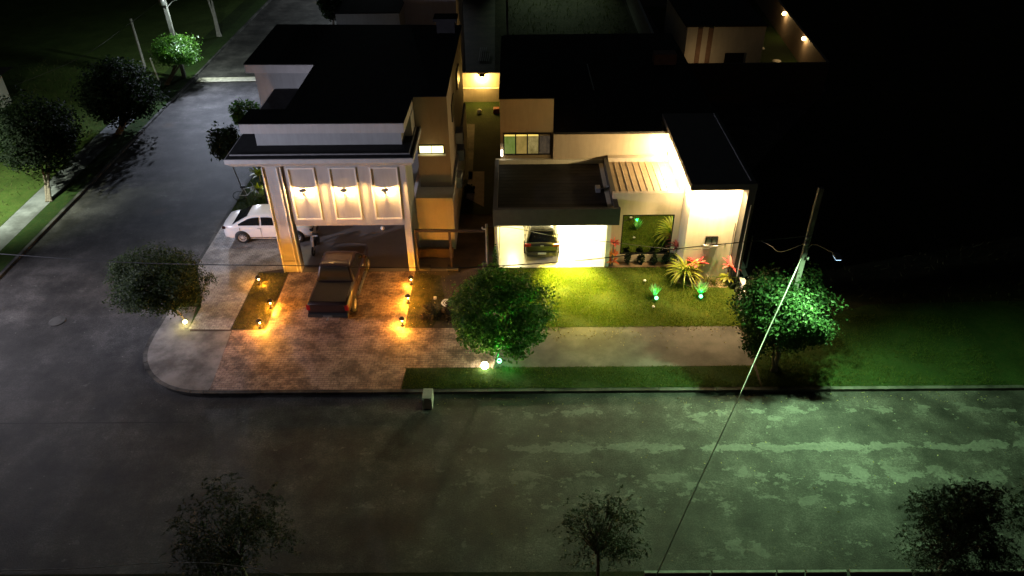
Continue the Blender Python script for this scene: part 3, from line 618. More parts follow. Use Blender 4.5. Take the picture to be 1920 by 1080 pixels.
spot((-22.7, 54.9, 6.1), (-20.0, 45.0, 0), 6500, (.72, .80, 1.0), 140, .9, .12)
spot((-22.9, 55.0, 6.1), (-25.6, 60, 0), 2400, (.85, 1, .9), 140, .9, .12)
bm = bmesh.new(); tube(bm, [(-27.1, 55.3, 0), (-27.4, 55.6, 1.6)], .06); obj('white_post', bm, CREAMW, label='slim white post left of the round lit tree', cat='post')
bm = bmesh.new(); tube(bm, [(-29.2, 58.0, 0), (-29.2, 58.0, 3.8)], .1); obj('wooden_pole', bm, plain('weathered_pole', (.16, .15, .14), .8), label='thin dim pole left of the white post', cat='pole')
cable('side_cable', [(-25.4, 55.7, 5.8), (-28.9, 58.0, 3.75), (-31.5, 54, 2.3), (-36, 52, .9)], .014, WIRE, 'faint cable running down from the far street lamp past the thin dim pole')
bm = bmesh.new(); tube(bm, [(-.45, 58.8, 0), (-.5, 59.6, 1.0), (-.6, 60.4, 2.4), (-.6, 60.6, 4.6)], [.26, .10, .09, .08], 8); obj('old_post', bm, POLE, label='pale weathered post standing alone at the edge of the empty lot', cat='post')
bm = bmesh.new()
for k in range(6): obox(bm, (-2.9+k*.16, 58.6, .1), (-2.85+k*.16, 61.8-(k > 3)*1.4, .14), .06, .05)
obj('pallet', bm, plain('pale_slat', (.24, .23, .21), .8), label='pale slatted pallet lying in the dark behind the passage wall', cat='pallet')
# street lamps just outside the picture, and a downlight under the garage slab
spot((-29.0, 17.5, 8), (-9.5, 29.3, 3.6), 18000, (.80, .80, 1.0), 52, .9, .15)
spot((-28.5, 28.0, 7.5), (-19.5, 23.0, 0), 5000, (.88, .84, .95), 112, 1., .15)
spot((-11.75, 34.6, 5.45), (-13.2, 31.6, 0), 420, (1, .84, .60), 95, .8, .08)  # unseen downlight under the slab, over the sedan and pale drive
spot((-29.6, 33.4, 6.5), (-29.8, 37, 0), 9500, (.90, 1, .75), 120, .9, .15)
spot((-14.0, 84, 8), (-16.5, 76, 0), 4500, (.85, .95, 1), 110, .8, .15)
spot((4, 92, 8), (4, 79, 0), 5000, (.7, 1, .6), 46, .9, .15)

# ================================================================== GARDEN LAMPS
def make_lantern():
    t = empty('path_lantern', (0, 0, 0), 'x', 'path light', 'amber path lanterns along the driveway')
    bm = bmesh.new(); lathe(bm, [(0, 0), (.09, 0), (.10, .04), (.03, .07), (.028, .20), (.05, .22), (.05, .24), (0, .24)], (0, 0, 0)); local('base', bm, IRON, t)
    bm = bmesh.new(); lathe(bm, [(0, .245), (.034, .25), (.04, .36), (0, .37)], (0, 0, 0)); local('bulb', bm, emit('lantern_bulb', (1, .62, .20), 26), t)
    bm = bmesh.new(); lathe(bm, [(.135, .395), (.12, .43), (.05, .49), (0, .50)], (0, 0, 0)); local('cap', bm, IRON, t)
    return t
lant = make_lantern()
for i, (x, y, lab) in enumerate(((-11.95, 28.3, 'beside the left pier at the back of the small lawn island'), (-10.92, 26.45, 'midway along the left edge of the brick driveway'), (-11.0, 25.05, 'at the front corner of the small lawn island'),
                                 (-4.88, 28.2, 'by the foot of the right garage pier'), (-4.85, 26.75, 'midway along the right edge of the brick driveway'), (-4.92, 25.12, 'at the front corner of the soil plot'))):
    o = lant if i == 0 else copy_tree(lant)
    o.location = (x, y, .01); o['label'] = 'amber path lantern ' + lab
    point((x, y, .31), 560 if i in (0, 3) else 1250, AMBER, .05)
    point((x+(.22 if x < -8 else -.22), y-.12, .10), 34.0, AMBER, .03)  # extra low point without a fixture, added for the hot spot on the pavers
def flood(x, y, color, em, label, tgt, power, lcol, ang=90, lr=.085):
    t = empty('spotlight', (x, y, 0), label, 'spotlight')
    bm = bmesh.new(); obox(bm, (x, y, 0), (x, y, .12), .03, .03); obj('stake', bm, IRON, t)
    bm = bmesh.new(); ball(bm, (x, y, .17), lr, 2); obj('lens', bm, emit(color[0], color[1], em), t)
    spot((x, y-.05, .32), tgt, power, lcol, ang, .8, .06)
flood(-1.3, 22.35, ('flood_lens', (1, .93, .6)), 60, 'dazzling white floodlight at the foot of the street tree', (-.95, 22.4, 3), 900, (1, .93, .55), 80, .15)
flood(-.72, 22.62, ('green_lens', (.18, 1, .42)), 5, 'green spotlight on the ground right of the dazzling floodlight', (-.75, 22.5, 3), 900, GREEN, 90, .10)
flood(-14.32, 25.3, ('yellow_lens', (1, .85, .3)), 50, 'yellow spotlight at the foot of the corner tree', (-14.6, 25.7, 2), 40, (1, .85, .25), 70, .085)
point((-1.25, 22.0, .45), 14, (1, .93, .55), .12); point((-.4, 22.3, .5), 26, (.05, 1, .2), .08); point((-14.3, 25.1, .4), 8, (1, .85, .3), .05)
flood(6.22, 26.78, ('green_lens', (.18, 1, .42)), 5, 'green spotlight before the left agave on the lawn', (6.2, 27.15, .5), 80, GREEN, 110)
flood(8.22, 26.88, ('green_lens', (.18, 1, .42)), 5, 'green spotlight before the right agave on the lawn', (8.25, 27.25, .5), 80, GREEN, 110)

# ================================================================== PLANTS
def leaves_mesh(C_, size, rng, flat=.5, aspect=.55, center=None, spread=.75):
    """leaf-sized quads at the points C_, turned at random"""
    n_ = len(C_); C_ = np.asarray(C_)
    d = rng.normal(size=(n_, 3)); d[:, 2] *= flat; d /= np.linalg.norm(d, axis=1)[:, None]
    e = rng.normal(size=(n_, 3)); e -= d*(e*d).sum(1)[:, None]; e /= np.linalg.norm(e, axis=1)[:, None]
    if center is not None:
        o_ = C_-np.array(center); o_ /= np.linalg.norm(o_, axis=1)[:, None]+1e-6; o_ = o_+rng.normal(size=(n_, 3))*spread+np.array([0, 0, .35]); o_ /= np.linalg.norm(o_, axis=1)[:, None]
        d = d-o_*(d*o_).sum(1)[:, None]; d /= np.linalg.norm(d, axis=1)[:, None]; e = np.cross(o_, d)
    s = size*rng.uniform(.55, 1.35, n_)[:, None]; nn = np.cross(d, e)
    V = np.stack([C_-d*s, C_+e*s*aspect+nn*s*.12, C_+d*s, C_-e*s*aspect+nn*s*.12], 1).reshape(-1, 3)
    return V, np.arange(n_*4).reshape(-1, 4)
def crown_points(n, c, rad, rng, clumps=60, shell=.55, gap=.0, csz=.30, drop=None):
    """leaf clumps spread through an ellipsoid, denser near its skin, with an uneven outline"""
    u = rng.normal(size=(clumps, 3)); u /= np.linalg.norm(u, axis=1)[:, None]
    rr_ = shell+(1-shell)*rng.random(clumps)**.7; rr_ *= rng.uniform(.86, 1.07, clumps)
    cc = u*rr_[:, None]
    k = rng.integers(0, clumps, n)
    p = cc[k]+rng.normal(size=(n, 3))*csz*rng.uniform(.6, 1.15, clumps)[k][:, None]
    q = np.linalg.norm(p, axis=1); az = np.arctan2(p[:, 1], p[:, 0]); ph = rng.uniform(0, 6.28, 4)
    lobes = 1+.10*np.sin(3*az+ph[0]+p[:, 2]*2)+.07*np.sin(5*az+ph[1]-p[:, 2]*3)+.07*np.sin(2*az+4*p[:, 2]+ph[2])
    ok = q < 1.10*lobes
    if drop is not None: ok &= p[:, 2] > drop
    return p[ok]*np.array(rad)+np.array(c)
def leafobj(name, pts, size, mat, parent, rng, **kw):
    V, F = leaves_mesh(pts, size, rng, **kw); me = bpy.data.meshes.new(name)
    off = np.array(BASE[parent.name]) if parent else 0
    me.from_pydata((V-off).tolist(), [], F.tolist()); me.materials.append(mat); me.update()
    o = bpy.data.objects.new(name, me); COL.objects.link(o)
    if parent: o.parent = parent
    return o
def tree(name, base, cc, rad, n, size, mat, label, trunk=.09, seed=1, clumps=70, csz=.26, shell=.5, stems=1, group=None, limbs=9, drop=-.85, cat='tree', bark=None, **kw):
    rng = np.random.default_rng(seed); t = empty(name, base, label, cat, group); b0 = Vector(base); c = Vector(cc)
    bm = bmesh.new(); r0 = random.Random(seed)
    fork = b0.lerp(c-Vector((0, 0, rad[2]*.75)), 1.0)
    for s_ in range(stems):
        ox = (s_-(stems-1)/2)*trunk*1.6
        f2 = fork+Vector((ox*2.2, r0.uniform(-.1, .1), 0))
        tube(bm, [b0+Vector((ox, 0, -.02)), b0.lerp(f2, .12)+Vector((ox*.6, 0, 0)), b0.lerp(f2, .5)+Vector((r0.uniform(-.05, .05), r0.uniform(-.05, .05), 0)), f2], [trunk*1.5, trunk*1.1, trunk*.9, trunk*.75], 8)
        for k in range(limbs):
            a = r0.uniform(0, 6.28); e = Vector((math.cos(a)*rad[0]*r0.uniform(.4, .8), math.sin(a)*rad[1]*r0.uniform(.4, .8), rad[2]*r0.uniform(-.2, .75)))+c
            m_ = f2.lerp(e, .5)+Vector((0, 0, .12*rad[2])); tube(bm, [f2-Vector((0, 0, .05)), m_, e], [trunk*.6, trunk*.35, trunk*.12], 5)
    obj('trunk', bm, bark or BARK, t)
    leafobj('crown', crown_points(n, cc, rad, rng, clumps, shell, csz=csz, drop=drop), size, mat, t, rng, center=tuple(c-Vector((0, 0, rad[2]*.35))), **kw)
    return t
LEAF = leaf_mat('street_tree_leaf', [(0, (.03, .080, .016)), (.5, (.06, .14, .03)), (1, (.10, .20, .05))], .5, spec=.2)
LEAF_B = leaf_mat('ficus_leaf', [(0, (.012, .032, .010)), (.5, (.024, .060, .018)), (1, (.046, .098, .030))], .5, spec=.15)
LEAF_D = leaf_mat('dark_leaf', [(0, (.007, .014, .006)), (.6, (.014, .025, .010)), (1, (.026, .038, .016))], .6, spec=.15)
LEAF_F = leaf_mat('feathery_leaf', [(0, (.010, .016, .007)), (.6, (.018, .027, .011)), (1, (.032, .040, .020))], .5)
LEAF_L = leaf_mat('topiary_leaf', [(0, (.03, .09, .012)), (.5, (.06, .16, .02)), (1, (.11, .22, .04))])
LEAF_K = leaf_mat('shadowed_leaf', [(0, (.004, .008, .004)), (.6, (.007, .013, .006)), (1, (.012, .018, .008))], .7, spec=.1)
tree('street_tree', (-.96, 22.42, 0), (-.62, 22.4, 2.78), (2.0, 1.75, 1.68), 21000, .068, LEAF, 'rounded green street tree with a floodlight at its foot', .06, 3, 62, .17, limbs=14, drop=-1.1)
tree('ficus_tree', (10.15, 22.1, 0), (10.22, 22.5, 2.62), (1.95, 1.75, 1.78), 23000, .068, LEAF_B, 'big round clipped tree lit green around the concrete lamp pole', .05, 7, 70, .165, stems=3, limbs=7, drop=-1.15)
tree('corner_tree', (-14.52, 25.7, 0), (-15.15, 25.75, 2.05), (2.08, 1.7, 1.48), 34000, .05, leaf_mat('corner_leaf', [(0, (.014, .024, .010)), (.6, (.028, .042, .018)), (1, (.05, .065, .03))], .6, spec=.15), 'wide dark domed tree on the street corner with a yellow spotlight', .045, 11, 100, .15, limbs=12, drop=-.95)
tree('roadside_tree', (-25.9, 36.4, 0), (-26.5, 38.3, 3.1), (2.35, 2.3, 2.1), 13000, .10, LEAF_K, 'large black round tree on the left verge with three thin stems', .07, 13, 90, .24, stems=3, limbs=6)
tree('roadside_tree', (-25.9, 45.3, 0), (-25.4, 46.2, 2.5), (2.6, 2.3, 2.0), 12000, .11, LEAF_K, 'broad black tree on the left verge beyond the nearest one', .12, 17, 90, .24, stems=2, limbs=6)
tree('topiary_tree', (-26.1, 54.3, 0), (-24.7, 54.3, 2.55), (1.85, 1.4, 1.05), 8000, .09, LEAF_L, 'round clipped tree glowing bright green beside the far street lamp', .07, 19, 80, .22, stems=3, limbs=5)
tree('thin_tree', (-25.9, 66.0, 0), (-26.3, 66.8, 4.1), (2.1, 1.8, 1.3), 1500, .10, LEAF_D, 'pale slender trunked tree with sparse leaves at the top left', .11, 23, 40, .2, stems=2, limbs=7, bark=plain('pale_bark', (.22, .21, .19), .85))
tree('side_tree', (-15.0, 36.6, 0), (-15.3, 36.4, 3.35), (.82, .78, 1.0), 3000, .10, LEAF_D, 'small leafy tree standing against the left side of the corner house', .03, 29, 40, .24, limbs=6)
tree('side_shrub', (-15.2, 40.6, 0), (-15.5, 40.6, 3.3), (.8, .8, .8), 2600, .085, LEAF, 'bushy shrub rising behind the leafy tree beside the corner house', .06, 31, 40, .26, limbs=5)
tree('rear_tree', (-13.0, 50, 0), (-11.85, 50, 6.9), (.85, .8, 1.15), 1500, .15, LEAF_D, 'dark leafed tree behind the black roof at the top edge', .1, 37, 30, .26, limbs=5)
def feather_tree(base, cc, rad, n, label, seed):
    """loose crown of drooping feathery twigs"""
    rng = np.random.default_rng(seed); t = empty('feathery_tree', base, label, 'tree', 'trees along the bottom edge')
    b0, c = Vector(base), Vector(cc); bm = bmesh.new(); r0 = random.Random(seed); P_ = []
    fork = Vector((b0.x+(c.x-b0.x)*.4, b0.y, c.z-rad[2]*1.0))
    tube(bm, [b0, b0.lerp(fork, .5)+Vector((.04, 0, 0)), fork], [.07, .06, .05], 7)
    for k in range(16):
        a = r0.uniform(0, 6.28); q = r0.uniform(.35, .9)
        e = c+Vector((math.cos(a)*rad[0]*q, math.sin(a)*rad[1]*q, rad[2]*r0.uniform(-.4, .9)*(1.15-q*.5)))
        m_ = fork.lerp(e, .55)+Vector((0, 0, .22*rad[2])); tube(bm, [fork, m_, e], [.03, .018, .005], 5)
    obj('trunk', bm, BARK, t); rg = np.random.default_rng(seed)
    # sprays of small leaflets: each spray is a short drooping stalk with leaflets along it
    K = n//16; cp = crown_points(int(K*1.4), cc, rad, rg, 34 if n > 9000 else 26, .30, csz=.20)[:K]; V = []
    for p in cp:
        d = rg.normal(size=3); d[2] = abs(d[2])*.5; d += (p-np.array(cc))*.5; d /= np.linalg.norm(d); L_ = rg.uniform(.22, .42)
        for j in range(16):
            s_ = j/15; V.append(p+d*L_*s_+np.array([0, 0, -.22*s_*s_])+rg.normal(size=3)*.022*(1.2-s_))
    leafobj('crown', np.array(V), .042, LEAF_F, t, rng, aspect=.30, flat=.7); return t
feather_tree((-7.7, 12.3, 0), (-7.7, 12.3, 3.35), (1.5, 1.2, 1.35), 16000, 'wide dark feathery tree in front of the unlit road at lower left', 41)
feather_tree((2.2, 12.25, 0), (2.1, 12.3, 3.35), (1.12, 1.0, 1.1), 7500, 'loose open feathery tree at the left end of the pale coping', 43)
feather_tree((11.6, 12.3, 0), (11.85, 12.3, 3.15), (1.55, 1.2, 1.25), 28000, 'dense dark feathery tree at lower right', 47)
feather_tree((14.1, 12.4, 0), (13.9, 12.4, 3.7), (.8, .9, 1.0), 7000, 'feathery tree cut off by the right edge of the picture', 53)
def blades(bm, c, n, L, wd, rng, lift=(.2, 1.2), droop=.6, seg=4, base_r=.03):
    c = Vector(c)
    for k in range(n):
        a = 2*math.pi*(k*.618)+rng.uniform(-.3, .3); el = rng.uniform(*lift); l_ = L*rng.uniform(.75, 1.1)
        h = Vector((math.cos(a), math.sin(a), 0)); s_ = Vector((-h.y, h.x, 0)); prev = None; p = c+h*base_r; ang = el
        for i in range(seg+1):
            t = i/seg; w_ = wd*math.sin(math.pi*min(.95, .18+.80*t))*(1 if t < .98 else .15)
            pair = (bm.verts.new(p-s_*w_), bm.verts.new(p+s_*w_))
            if prev: f = bm.faces.new((prev[0], prev[1], pair[1], pair[0])); f.smooth = True
            prev = pair; p = p+(h*math.cos(ang)+Vector((0, 0, math.sin(ang))))*(l_/seg); ang -= droop*l_*(1.6/seg)/max(L, .3)
PINK = leaf_mat('pink_leaf', [(0, (.42, .05, .07)), (.6, (.60, .10, .10)), (1, (.72, .30, .24))], .4)
ORANGE = leaf_mat('orange_leaf', [(0, (.45, .08, .04)), (.6, (.58, .18, .06)), (1, (.60, .36, .10))], .4)
YG = leaf_mat('lime_leaf', [(0, (.16, .19, .02)), (.6, (.30, .32, .04)), (1, (.46, .44, .10))], .4)
AGAVE = leaf_mat('agave_leaf', [(0, (.18, .42, .18)), (1, (.36, .62, .36))], .4)
OLIVE = leaf_mat('olive_leaf', [(0, (.06, .07, .02)), (1, (.14, .13, .04))], .5)
def plant(name, base, parts, label, cat='plant', group=None, stem=None):
    t = empty(name, base, label, cat, group); rng = random.Random(len(label)*7)
    for nm, mat, zoff, n_, L, wd, lift, droop in parts:
        bm = bmesh.new(); blades(bm, (base[0], base[1], base[2]+zoff), n_, L, wd, rng, lift, droop); obj(nm, bm, mat, t)
    if stem:
        bm = bmesh.new(); tube(bm, [base, (base[0], base[1], base[2]+stem)], [.05, .03], 6); obj('stem', bm, BARK, t)
    return t
plant('palm_plant', (7.75, 28.35, 0), [('fronds', YG, .5, 120, 1.05, .036, (.0, 1.45), .85), ('lower_leaves', OLIVE, .1, 26, .6, .05, (.1, 1.0), 1.0)], 'large lime green palm like plant at the corner of the lit block', stem=.5)
plant('cordyline', (8.28, 28.42, 0), [('leaves', PINK, .9, 16, .55, .07, (.15, 1.1), .5)], 'bright pink star shaped plant next to the lime green palm', stem=.9)
plant('cordyline', (9.75, 28.2, 0), [('leaves', PINK, .9, 16, .55, .065, (.2, 1.2), .5), ('lower_leaves', YG, .3, 14, .5, .09, (.0, .9), .9)], 'bright pink plant with lime lower leaves at the right end of the lit block', stem=.9)
plant('cordyline', (7.55, 29.7, 0), [('leaves', leaf_mat('maroon_leaf', [(0, (.20, .03, .05)), (1, (.40, .12, .13))]), 1.0, 18, .5, .045, (.0, 1.2), .6), ('lower_leaves', LEAF_D, .5, 14, .4, .04, (.0, 1.0), .8)], 'dim maroon plant by the right edge of the big window', stem=1.0)
plant('croton', (4.55, 29.62, 0), [('lower_leaves', ORANGE, .25, 26, .34, .06, (.0, 1.2), .6), ('middle_leaves', ORANGE, .7, 22, .32, .055, (.1, 1.2), .6), ('top_leaves', PINK, 1.25, 18, .36, .05, (.3, 1.4), .5)], 'tall orange and pink plant at the right corner of the carport', stem=1.3)
plant('agave', (6.2, 27.1, 0), [('leaves', AGAVE, .02, 64, .58, .026, (1.1, 1.57), .2)], 'spiky plant glowing green on the lawn nearer the big window', group='green lit agaves on the lawn')
plant('agave', (8.28, 27.2, 0), [('leaves', AGAVE, .02, 70, .64, .028, (1.05, 1.57), .2)], 'spiky plant glowing green on the lawn before the lit block', group='green lit agaves on the lawn')
for i, (x, y, lab) in enumerate(((5.28, 29.72, 'nearest the carport'), (5.92, 29.72, 'in the middle of the row under the window'), (6.55, 29.72, 'third from the carport'), (7.1, 29.72, 'nearest the maroon plant'))):
    rng = np.random.default_rng(60+i); t = empty('shrub', (x, y, 0), 'dark clipped shrub under the big window '+lab, 'shrub', 'clipped shrubs under the big window')
    leafobj('foliage', crown_points(420, (x, y, .3), (.17, .17, .32), rng, 16, .4, csz=.3), .05, LEAF_D, t, rng)
for i, (x, y, L) in enumerate(((8.72, 28.1, .5), (9.05, 28.05, .4))):
    plant('tuft', (x, y, 0), [('leaves', OLIVE, .02, 24, L, .025, (.7, 1.5), .3)], ('taller' if i == 0 else 'shorter')+' olive grass tuft at the foot of the lit block wall', group='grass tufts at the block wall')
plant('dark_shrub', (10.25, 27.7, 0), [('leaves', LEAF_D, .2, 40, .6, .07, (.0, 1.3), .9)], 'dark leafy plant in the shade at the right end of the lit block', stem=.4)
lay('planting_bed', [(4.42, 29.5), (7.4, 29.45), (7.4, 28.2), (7.9, 27.85), (9.6, 27.75), (10.0, 28.2), (9.7, 28.55), (7.65, 28.55), (7.6, 29.9), (4.42, 29.9)], .016, concrete_mat('mulch', (.14, .09, .05), (.34, .24, .13), (.3, .22, .15), .8))
plant('yellow_plant', (-14.4, 37.0, 0), [('leaves', YG, .25, 24, .5, .07, (.2, 1.4), .6)], 'yellow lit plant beside the bicycle')
plant('yellow_plant', (-14.75, 38.6, 0), [('leaves', YG, .4, 30, .7, .07, (.2, 1.4), .6)], 'taller yellow green plant farther back along the house side', stem=.5)
point((-14.2, 37.6, .25), 16, (1, .85, .2), .05)
# hedge growing up the service pole
t = empty('climber', (-1.05, 29.35, 0), 'narrow green climbing plant between the service pole and the bright carport', 'plant'); rng = np.random.default_rng(77)
leafobj('foliage', crown_points(500, (-1.02, 29.35, .65), (.12, .12, .75), rng, 18, .2, csz=.35), .05, LEAF_B, t, rng)

# standing grass blades on the lawns, far too many to count
def grass_blades(name, areas, mat, seed):
    rg = np.random.default_rng(seed); Vs = []
    for x0, x1, y0, y1, dens, h in areas:
        k = int((x1-x0)*(y1-y0)*dens); x = rg.uniform(x0, x1, k); y = rg.uniform(y0, y1, k)
        cl = np.sin(x*2.3+np.sin(y*1.7)*2)+np.sin(y*3.1+x*.7)+rg.normal(size=k)*.8; ok = cl > -1.0; x, y, cl = x[ok], y[ok], cl[ok]; k = len(x)
        a = rg.uniform(0, 6.28, k); hh = h*rg.uniform(.5, 1.2, k)*(1+.15*cl); wd = rg.uniform(.008, .016, k)*max(1, h/.09); ln = rg.normal(size=(k, 2))*.6*hh[:, None]
        b0 = np.stack([x-np.cos(a)*wd, y-np.sin(a)*wd, np.full(k, .012)], 1); b1 = np.stack([x+np.cos(a)*wd, y+np.sin(a)*wd, np.full(k, .012)], 1); tp = np.stack([x+ln[:, 0], y+ln[:, 1], .012+hh], 1)
        Vs.append(np.stack([b0, b1, tp], 1).reshape(-1, 3))
    V = np.concatenate(Vs); me = bpy.data.meshes.new(name); me.from_pydata(V.tolist(), [], np.arange(len(V)).reshape(-1, 3).tolist()); me.materials.append(mat)
    o = bpy.data.objects.new(name, me); COL.objects.link(o); o['kind'] = 'stuff'
grass_blades('lawn_blades', [(-.9, 9.8, 24.9, 29.45, 900, .06)], leaf_mat('lawn_blade', [(0, (.05, .078, .007)), (.7, (.11, .155, .015)), (1, (.17, .16, .03))], .8, spec=.1), 3)
grass_blades('verge_blades', [(-4.48, 9.42, 21.2, 22.44, 700, .06), (9.5, 19, 21.2, 25.6, 420, .08), (-15.4, -12.5, 34.5, 40, 250, .07), (-15.35, -14.4, 26.7, 29.2, 300, .06)], leaf_mat('verge_blade', [(0, (.03, .05, .012)), (.6, (.06, .09, .02)), (1, (.11, .11, .03))], .8, spec=.1), 4)
grass_blades('weed_blades', [(-.8, 10.4, 54, 80, 5, .28), (-40, -27.4, 30, 60, 14, .2), (13, 24, 26, 34, 8, .22)], leaf_mat('weed_blade', [(0, (.03, .04, .015)), (.6, (.06, .07, .03)), (1, (.11, .11, .05))], .8, spec=.1), 6)
grass_blades('worn_blades', [(-12.25, -10.85, 24.95, 29.2, 420, .05), (-4.85, -1.0, 24.98, 29.2, 160, .06)], leaf_mat('worn_blade', [(0, (.04, .045, .012)), (.6, (.08, .08, .025)), (1, (.13, .11, .04))], .8, spec=.1), 5)

# fallen leaves and litter, too many to count
rng = np.random.default_rng(5); P_ = []
for _ in range(260):
    x = rng.uniform(-.8, 9.3); y = 24.9-abs(rng.normal(0, .5)); P_.append((x, max(y, 22.5), .02))
for _ in range(90): P_.append((rng.uniform(-.6, 9.4), rng.uniform(25, 29.3), .03))
for _ in range(160): P_.append((rng.uniform(-4, 18), rng.uniform(20.4, 21.0), -.11))
for _ in range(120): P_.append((rng.uniform(-4.6, -1), rng.uniform(25, 29.2), .03))
for _ in range(160): P_.append((rng.uniform(-1, 20), rng.uniform(13.4, 20.8), -.11))
V, F = leaves_mesh(P_, .035, rng, flat=.1); me = bpy.data.meshes.new('fallen_leaves'); me.from_pydata(V.tolist(), [], F.tolist()); me.materials.append(leaf_mat('dry_leaf', [(0, (.12, .09, .04)), (.6, (.24, .18, .09)), (1, (.36, .31, .20))], .7))
o = bpy.data.objects.new('fallen_leaves', me); COL.objects.link(o); o['kind'] = 'stuff'

# ================================================================== VEHICLES (built pointing along +Y, base at the middle of the ground footprint)
def loft(bm, secs):
    """secs: list of (y, [(x,z) half profile bottom to top])"""
    rings = []
    for y, hp in secs:
        full = [(-x, z) for x, z in hp[::-1]]+hp
        rings.append([bm.verts.new((x, y, z)) for x, z in full])
    for a, b_ in zip(rings, rings[1:]):
        for i in range(len(a)-1):
            f = bm.faces.new((a[i], a[i+1], b_[i+1], b_[i])); f.smooth = True
        f = bm.faces.new((a[-1], a[0], b_[0], b_[-1]))
    bm.faces.new(rings[0]); bm.faces.new(rings[-1][::-1]); bmesh.ops.recalc_face_normals(bm, faces=bm.faces[:])
def prof(hw, zb, zt, tuck=.10, crown=.03):
    return [(hw-.16, zb), (hw-.05, zb+.05), (hw-.01, zb+.16), (hw, zb+(zt-zb)*.5), (hw-.02, zb+(zt-zb)*.78), (hw-tuck*.6, zt-.035), (hw-tuck, zt-.008), (hw*.5, zt+crown*.7), (.0001, zt+crown)]
def cabin(bm, y0, y1, y2, y3, hb, ht, zb, zt, bev=.09):
    c = [(-hb, y0, zb), (hb, y0, zb), (hb, y3, zb), (-hb, y3, zb), (-ht, y1, zt), (ht, y1, zt), (ht, y2, zt), (-ht, y2, zt)]
    v = [bm.verts.new(p) for p in c]; fs = [bm.faces.new([v[i] for i in q]) for q in ((4, 5, 6, 7), (0, 1, 5, 4), (1, 2, 6, 5), (2, 3, 7, 6), (3, 0, 4, 7), (3, 2, 1, 0))]
    es = [e for e in bm.edges if e.verts[0] in v and e.verts[1] in v and (e.verts[0] in v[4:] or e.verts[1] in v[4:])]
    bmesh.ops.bevel(bm, geom=es, offset=bev, segments=3, affect='EDGES', profile=.6)
    for f in bm.faces: f.smooth = True
    bmesh.ops.recalc_face_normals(bm, faces=bm.faces[:])
def pane4(bm, p, off, th=.012):
    """glass plate over the quad p, pushed outward"""
    p = [Vector(q) for q in p]; nrm = (p[1]-p[0]).cross(p[3]-p[0]).normalized()
    if nrm.dot(Vector(off)) < 0: nrm = -nrm
    a = [bm.verts.new(q-nrm*.02) for q in p]; b_ = [bm.verts.new(q+nrm*th) for q in p]
    bm.faces.new(b_)
    for i in range(len(p)): bm.faces.new((a[i], a[(i+1) % len(p)], b_[(i+1) % len(p)], b_[i]))
    bmesh.ops.recalc_face_normals(bm, faces=bm.faces[:])
def lerp3(a, b_, t): return tuple(a[i]+(b_[i]-a[i])*t for i in range(3))
